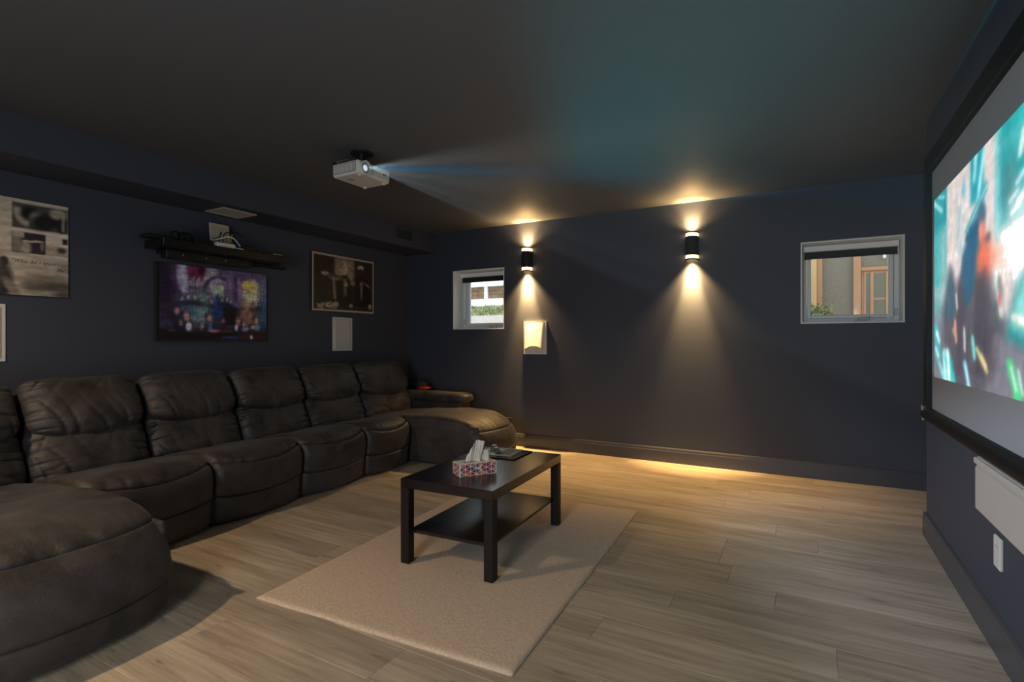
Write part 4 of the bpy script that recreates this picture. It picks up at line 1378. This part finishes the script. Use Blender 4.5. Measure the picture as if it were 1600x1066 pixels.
cv.noise(90, 14, .16, 5); cv.noise(20, 50, .16, 6); cv.noise(100, 64, .10, 7)
cv.a = np.clip(cv.a * 1.3, 0, 1)
cv.rect(.0, -.1, .022, 1.1, (22, 18, 24), .008)
board('canvas_print', 2.155, 3.092, 1.150, 1.757, cv, 'violet and blue painterly canvas of a vaulted hall under the wall shelf', 'picture', .030)

# right: dark monochrome poster with a cream border
cv = Canvas(150, 104, (34, 29, 25))
cv.rect(.33, .55, .66, .98, (96, 84, 70), .02, .9); cv.rect(.36, .58, .63, .93, (128, 114, 96), .03, .8); cv.rect(.04, .60, .30, .94, (28, 23, 20), .03)
cv.poly([(.37, .12), (.40, .55), (.46, .66), (.54, .66), (.60, .56), (.62, .12)], (20, 17, 15), .02)
cv.poly([(.64, .12), (.66, .56), (.72, .66), (.84, .66), (.92, .54), (.94, .12)], (16, 14, 12), .02)
cv.line(.16, .66, .44, .60, .040, (62, 54, 45), 1.0); cv.line(.26, .585, .42, .60, .010, (120, 106, 88), .9); cv.ell(.19, .655, .05, .03, (150, 136, 116), .7); cv.line(.32, .56, .34, .24, .020, (108, 94, 78), .8)
cv.ell(.495, .77, .048, .075, (150, 134, 112), .6); cv.ell(.765, .84, .055, .05, (146, 130, 108), .6); cv.ell(.765, .77, .042, .06, (40, 33, 28), .6)
cv.poly([(.48, .28), (.47, .60), (.54, .62), (.53, .30)], (112, 100, 84), .05, .8); cv.poly([(.77, .24), (.75, .58), (.81, .60), (.79, .26)], (120, 106, 88), .03, .85)
cv.ell(.63, .53, .05, .035, (126, 112, 94), .9, .8); cv.line(.84, .56, .92, .50, .014, (120, 106, 88), .8); cv.ell(.52, .5, .03, .03, (140, 126, 106), .9)
for i in range(26):
    x = .05 + rg.random() * .26; y_ = .05 + rg.random() * .11
    cv.line(x, y_, x + .05, y_ - .03 + rg.random() * .05, .008, (156, 142, 122), .8)
cv.ell(.36, .13, .04, .05, (140, 126, 106), .7); cv.ell(.60, .12, .035, .03, (130, 118, 100), .7); cv.ell(.93, .13, .03, .05, (140, 126, 110), .8)
cv.blur(1, .6); cv.noise(40, 30, .2, 9); cv.noise(90, 60, .18, 10)
cv.a = np.clip(cv.a * 1.3, 0, 1)
b = .022
for q in ((0, 0, 1, b * 1.5), (0, 1 - b * 1.5, 1, 1), (0, 0, b, 1), (1 - b, 0, 1, 1)):
    cv.rect(q[0] - .02 * (q[0] == 0), q[1] - .02 * (q[1] == 0), q[2] + .02 * (q[2] == 1), q[3] + .02 * (q[3] == 1), (186, 170, 146), .006)
board('poster', 3.603, 4.464, 1.459, 2.054, cv, 'dark monochrome poster with a cream border near the room corner', 'poster', .022)

# ================================================================== SHELF AND ITS CONTENTS
r = empty('wall_shelf', (XL, 2.62, 1.845)); tag(r, 'thick black floating shelf above the violet canvas', 'shelf')
bm = bmesh.new(); add_box(bm, .001, .265, -.530, .520, 0, .060, .002); obj('board', bm, M['wood'], r)
bm = bmesh.new(); add_box(bm, .001, .05, -.45, .66, -.022, -.0005, .002); obj('wall_cleat', bm, M['woodedge'], r)
r = empty('media_box', (XL + .055, 2.535, 1.782)); tag(r, 'flat black box fixed under the floating shelf', 'box')
bm = bmesh.new(); add_box(bm, 0, .085, -.36, .34, 0, .0615, .003); obj('housing', bm, M['black'], r)
for yy in (-.24, -.06, .10):
    box('screw', .0852, .0868, yy - .004, yy + .004, .024, .040, M['metal'], r)
ST = 1.9055
r = empty('games_controller', (XL + .14, 2.14, ST)); tag(r, 'slim black gadget overhanging the left end of the shelf', 'gadget')
bm = bmesh.new(); add_box(bm, -.05, .05, -.13, .06, 0, .028, .010, 2); obj('body', bm, M['black'], r)
bm = bmesh.new(); add_box(bm, -.03, .03, -.04, .02, .0275, .034, .003); obj('button_pad', bm, mat('pad_grey', (.05, .05, .05), .4), r)
# tangle of black cable in loops
r = empty('cable_bundle', (XL + .18, 2.27, ST)); tag(r, 'coiled bundle of black cables near the left end of the shelf', 'cable')
for k in range(6):
    bm = bmesh.new()
    pts = []
    for i in range(21):
        a = 2 * PI * i / 20
        pts.append((.012 * math.sin(3 * a + k), -.055 + k * .021 + .012 * math.cos(2 * a), .040 + .034 * math.sin(a)) if k % 2 else (.035 * math.cos(a), -.055 + k * .021 + .01 * math.sin(2 * a), .040 + .034 * math.sin(a)))
    add_tube(bm, pts, .006, 6); obj('cable_loop', bm, M['black'], r)
box('cable_tie', -.006, .006, -.016, -.004, .072, .079, M['vinyl'], r)
r = empty('set_top_box', (XL + .16, 2.405, ST)); tag(r, 'low dark box behind the cables on the shelf', 'box')
bm = bmesh.new(); add_box(bm, -.07, .07, -.07, .07, 0, .045, .004, 2); obj('case', bm, M['black'], r)
box('display', .0702, .0708, -.05, .05, .012, .032, mat('display_black', (.01, .01, .012), .1), r)
r = empty('router', (XL + .195, 2.575, ST)); tag(r, 'small white router at the front of the shelf', 'router')
bm = bmesh.new(); add_box(bm, -.055, .055, -.078, .078, 0, .036, .008, 3); obj('case', bm, M['card'], r)
box('port_strip', .0552, .0558, -.06, .06, .009, .012, mat('port_grey', (.2, .19, .18), .6), r)
r = empty('card', (XL + .105, 2.615, ST), R(0)); tag(r, 'white card with a dark ink sketch standing on the shelf', 'card')
tilt = Matrix.Rotation(R(-6), 4, 'Y')
box('sheet', -.004, 0, -.083, .083, 0, .215, M['card'], r, mtx=tilt)
cv = Canvas(44, 56, (184, 172, 152))
cv.line(.12, .36, .48, .52, .016, (40, 34, 32)); cv.line(.48, .52, .56, .66, .03, (50, 44, 38)); cv.line(.52, .54, .36, .10, .024, (36, 32, 32)); cv.line(.55, .5, .74, .16, .018, (140, 112, 60)); cv.rect(.12, .84, .86, .855, (120, 108, 94), .01, .8); cv.ell(.58, .68, .06, .05, (60, 54, 40), .6)
po = print_mesh('sketch', cv, (.0006, -.080, .003), (0, .160, 0), (0, 0, .209), M['print'], r)
po.rotation_euler = (0, R(-6), 0)
for nm, m_, pts, lab in (
        ('cable', M['black'], [(.16, 2.60, .03), (.13, 2.63, .13), (.12, 2.72, .165), (.12, 2.80, .14), (.13, 2.845, .09), (.15, 2.83, .04), (.16, 2.80, .008)], 'black cable arching high beside the white card'),
        ('cable', M['vinyl'], [(.12, 2.50, .055), (.15, 2.56, .075), (.17, 2.64, .105), (.18, 2.69, .09), (.18, 2.74, .035), (.17, 2.76, .008)], 'white cable looping in front of the card'),
        ('cable', M['yellow'], [(.20, 2.62, .040), (.17, 2.66, .085), (.16, 2.68, .13), (.17, 2.66, .09), (.21, 2.66, .03), (.22, 2.69, .010)], 'thin yellow cable in front of the white card'),
        ('cable', M['vinyl'], [(.22, 2.66, .014), (.235, 2.71, .010), (.23, 2.77, .008), (.20, 2.79, .008)], 'short white cable lying at the shelf front')):
    bm = bmesh.new(); add_tube(bm, spline([(a + XL, b_, c_ + ST) for a, b_, c_ in pts], 8), .0045, 6)
    tag(obj(nm, bm, m_, smooth=True), lab, 'cable', 'loose cables on the shelf')
r = empty('power_adapter', (XL + .215, 2.775, ST)); tag(r, 'lumpy black power adapter right of the white card', 'adapter')
bm = bmesh.new(); add_box(bm, -.03, .04, -.045, .055, 0, .040, .008, 2); obj('case', bm, M['black'], r)
bm = bmesh.new(); add_tube(bm, spline([(0, .05, .015), (.01, .065, .012), (.02, .085, .007)], 5), .004, 6); obj('lead', bm, M['black'], r)
r = empty('disc_player', (XL + .135, 3.015, ST)); tag(r, 'flat black disc player at the right end of the shelf', 'player')
bm = bmesh.new(); add_box(bm, -.10, .10, -.145, .10, 0, .026, .003); obj('case', bm, M['black'], r)
box('highlight_strip', .1002, .1012, -.005, .085, .010, .018, M['metal'], r)  # metal strip standing in for a shiny highlight on the case

# ================================================================== VENTS
r = empty('ceiling_vent', (-4.125, 2.64, 2.2078)); tag(r, 'rectangular beige vent grille under the soffit above the shelf', 'vent', None)
bm = bmesh.new()
for (a, b_, c, d_) in ((-.125, .125, -.145, -.125), (-.125, .125, .125, .145), (-.125, -.105, -.125, .125), (.105, .125, -.125, .125)):
    add_box(bm, a, b_, c, d_, -.010, -.0003, .002)
obj('frame', bm, M['vent'], r)
for k in range(12):
    xx = -.100 + k * .0172
    m_ = Matrix.Translation((xx, 0, -.005)) @ Matrix.Rotation(R(28), 4, 'Y')
    box('slat', -.008, .008, -.126, .126, -.001, .001, M['vent'], r, mtx=m_)
box('duct', -.105, .105, -.125, .125, -.0022, -.0004, mat('duct_dark', (.05, .045, .04), .8), r)
r = empty('side_vent', (-3.905, 4.520, 2.335)); tag(r, 'small dark vent grille on the face of the soffit near the corner', 'vent')
bm = bmesh.new()
for (a, b_, c, d_) in ((-.14, .14, .048, .062), (-.14, .14, -.062, -.048), (-.14, -.124, -.048, .048), (.124, .14, -.048, .048)):
    add_box(bm, .0003, .008, a, b_, c, d_, .002)
obj('frame', bm, M['wall'], r)
for k in range(7):
    zz = -.041 + k * .0137
    m_ = Matrix.Translation((.004, 0, zz)) @ Matrix.Rotation(R(25), 4, 'Y')
    box('slat', -.004, .004, -.125, .125, -.0008, .0008, M['darkvent'], r, mtx=m_)
box('duct', .0003, .0012, -.124, .124, -.048, .048, M['darkvent'], r)

# ================================================================== BELOW THE SCREEN
r = empty('wall_panel', (XR, 2.29, .472)); tag(r, 'long cream speaker panel on the wall under the screen', 'speaker')
bm = bmesh.new(); add_box(bm, -.020, -.0005, -.48, .48, 0, .215, .003); obj('panel', bm, M['cream'], r)
bm = bmesh.new(); add_box(bm, -.026, -.0195, -.474, .474, .006, .176, .003); obj('grille', bm, M['cream'], r)
bm = bmesh.new(); add_box(bm, -.030, -.0195, -.48, .48, .188, .212, .004, 2); obj('top_lip', bm, M['cream'], r)
r = empty('wall_plate', (XR, 2.55, .318)); tag(r, 'pale slotted wall plate low on the screen wall', 'wall plate')
bm = bmesh.new(); add_box(bm, -.012, -.0005, -.037, .037, 0, .116, .004, 3); obj('plate', bm, M['white'], r)
box('slot', -.0128, -.0118, -.012, .012, .078, .083, M['metal'], r)


# ================================================================== RECESSED LIGHTS behind the viewer, the second an added fill
def pot(x, y_, energy, color, label, size=75):
    r = empty('recessed_light', (x, y_, H - .001)); tag(r, label, 'ceiling light', 'recessed ceiling lights')
    bm = bmesh.new(); add_ring(bm, (0, 0, -.008), (0, 0, 1), .065, .050, .0075, 28); obj('trim_ring', bm, M['white'], r)
    l = bpy.data.lights.new('lamp', 'AREA'); l.shape = 'DISK'; l.size = .10; l.energy = energy; l.color = color
    l.spread = R(160)
    o = bpy.data.objects.new('lamp', l); link(o, r); o.location = (0, 0, -.004)
    return r


pot(-3.15, -.25, POT_A, POT_WARM, 'recessed ceiling light above the near chaise')
pot(-1.0, -.7, POT_FILL, POT_WARM, 'unseen ceiling fill light added behind the viewer')
